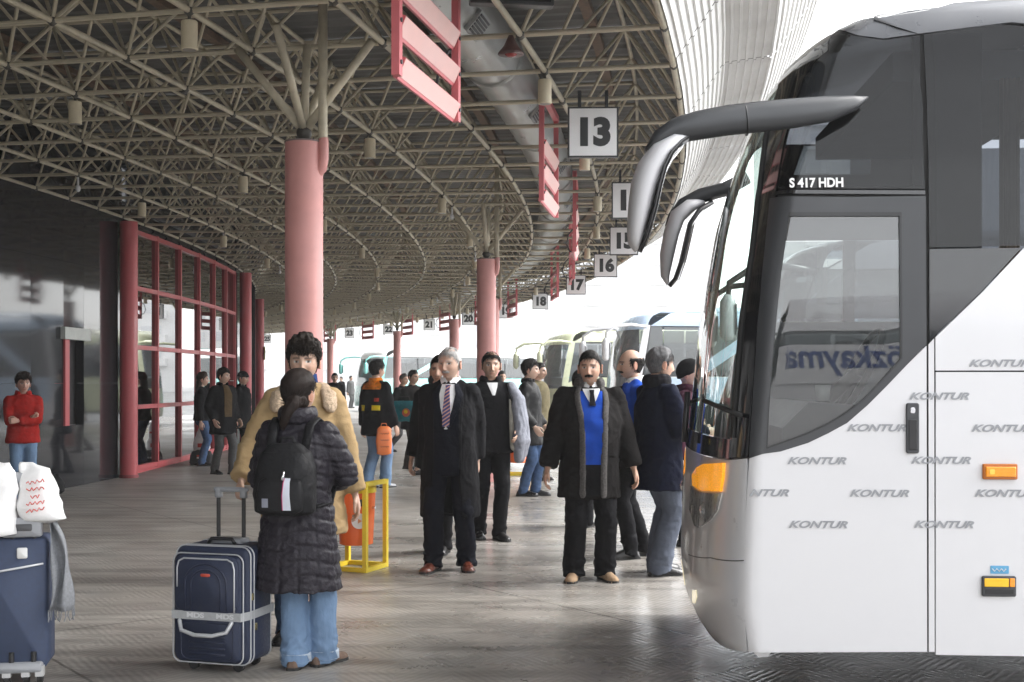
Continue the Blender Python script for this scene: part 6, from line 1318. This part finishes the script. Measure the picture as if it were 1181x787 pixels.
m = MB(); m.tube([(-.045,.20,1.325),(-.03,.20,1.37),(.03,.20,1.37),(.045,.20,1.325)], .01, 8); m.build('grab_loop', BLKF, BP, True); BP.scale = (1.10*1.565/1.75, 1.02*1.565/1.75, 1.565/1.75)
p = gpos(443, 563); t = thing('orange_bag', 'orange shopping bag with dark print held beside the jeans under the orange shoulders', 'bag', (p.x+.02, p.y-.22, .48), R(20))
blob(dense([(0,.05,.03,0,0),(.02,.105,.05,0,0),(.2,.11,.05,0,0),(.36,.10,.035,0,0),(.40,.06,.02,0,0)]), 24, 5, .012).build('bag_body', mat('orange_bag_plastic', (.85,.22,.06), .4, 0, .12, 8), t, True)
for k_ in range(3):
    m = MB(); m.tube([(-.06+.012*i, -.058, .30-k_*.09+.012*math.sin(i*2.2+k_)) for i in range(11)], .004, 5); m.build('dark_print', mat('dark_print', (.25,.05,.02), .5), t)
m = MB(); m.tube([(-.05,0,.38),(-.03,0,.44),(.03,0,.44),(.05,0,.38)], .006, 6); m.build('handle', mat('orange_bag_plastic', (.85,.22,.06)), t, True)
p = gpos(468, 541); t = thing('travel_bag', 'teal travel bag with a red emblem carried at waist height', 'bag', (p.x, p.y-.33, .78), R(-15))
m = MB(); m.rbox((0,0,.22), (.46,.22,.34), .08, .05); r_ = remesh(m, .012, 4); wrinkle(r_, .012, (8,8,8), 3); mobj('bag_body', r_, cloth('teal_nylon', (.02,.16,.19), .6), t, True)
m = MB(); m.tube([(.08,-.122,.20),(.08,-.126,.20)], .07, 16); m.build('emblem', mat('emblem_red', (.6,.12,.05), .5), t); m = MB(); m.tube([(.075,-.128,.215),(.075,-.130,.215)], .035, 12); m.build('emblem_core', YLP, t)
m = MB(); m.tube([(-.12,0,.36),(-.08,0,.46),(.08,0,.46),(.12,0,.36)], .012, 8); m.build('handle', BLKF, t, True)
p = gpos(490, 546); t = thing('pink_bag', 'small pink shopping bag hanging beside the brown skirt', 'bag', (p.x-.12, p.y-.05, .30), 0)
blob(dense([(0,.07,.04,0,0),(.02,.10,.05,0,0),(.25,.10,.04,0,0),(.28,.05,.02,0,0)]), 20, 5, .01).build('bag_body', mat('pink_bag_plastic', (.75,.45,.48), .4), t, True)

# ---------------------------------------------------------------- mist
hz_ = MB(); hz_.box((0,20,19.5), (462,502,41)); hm = bpy.data.materials.new('mist'); hm.use_nodes = True; hn = hm.node_tree; hn.nodes.remove(hn.nodes['Principled BSDF']); pv = hn.nodes.new('ShaderNodeVolumePrincipled'); pv.inputs['Color'].default_value = (.93,.95,.97,1); pv.inputs['Density'].default_value = .0011; pv.inputs['Anisotropy'].default_value = .2; hn.links.new(pv.outputs[0], hn.nodes['Material Output'].inputs['Volume'])
hzo = hz_.build('haze', hm); hzo['kind'] = 'stuff'
bpy.data.scenes.remove(TMP)
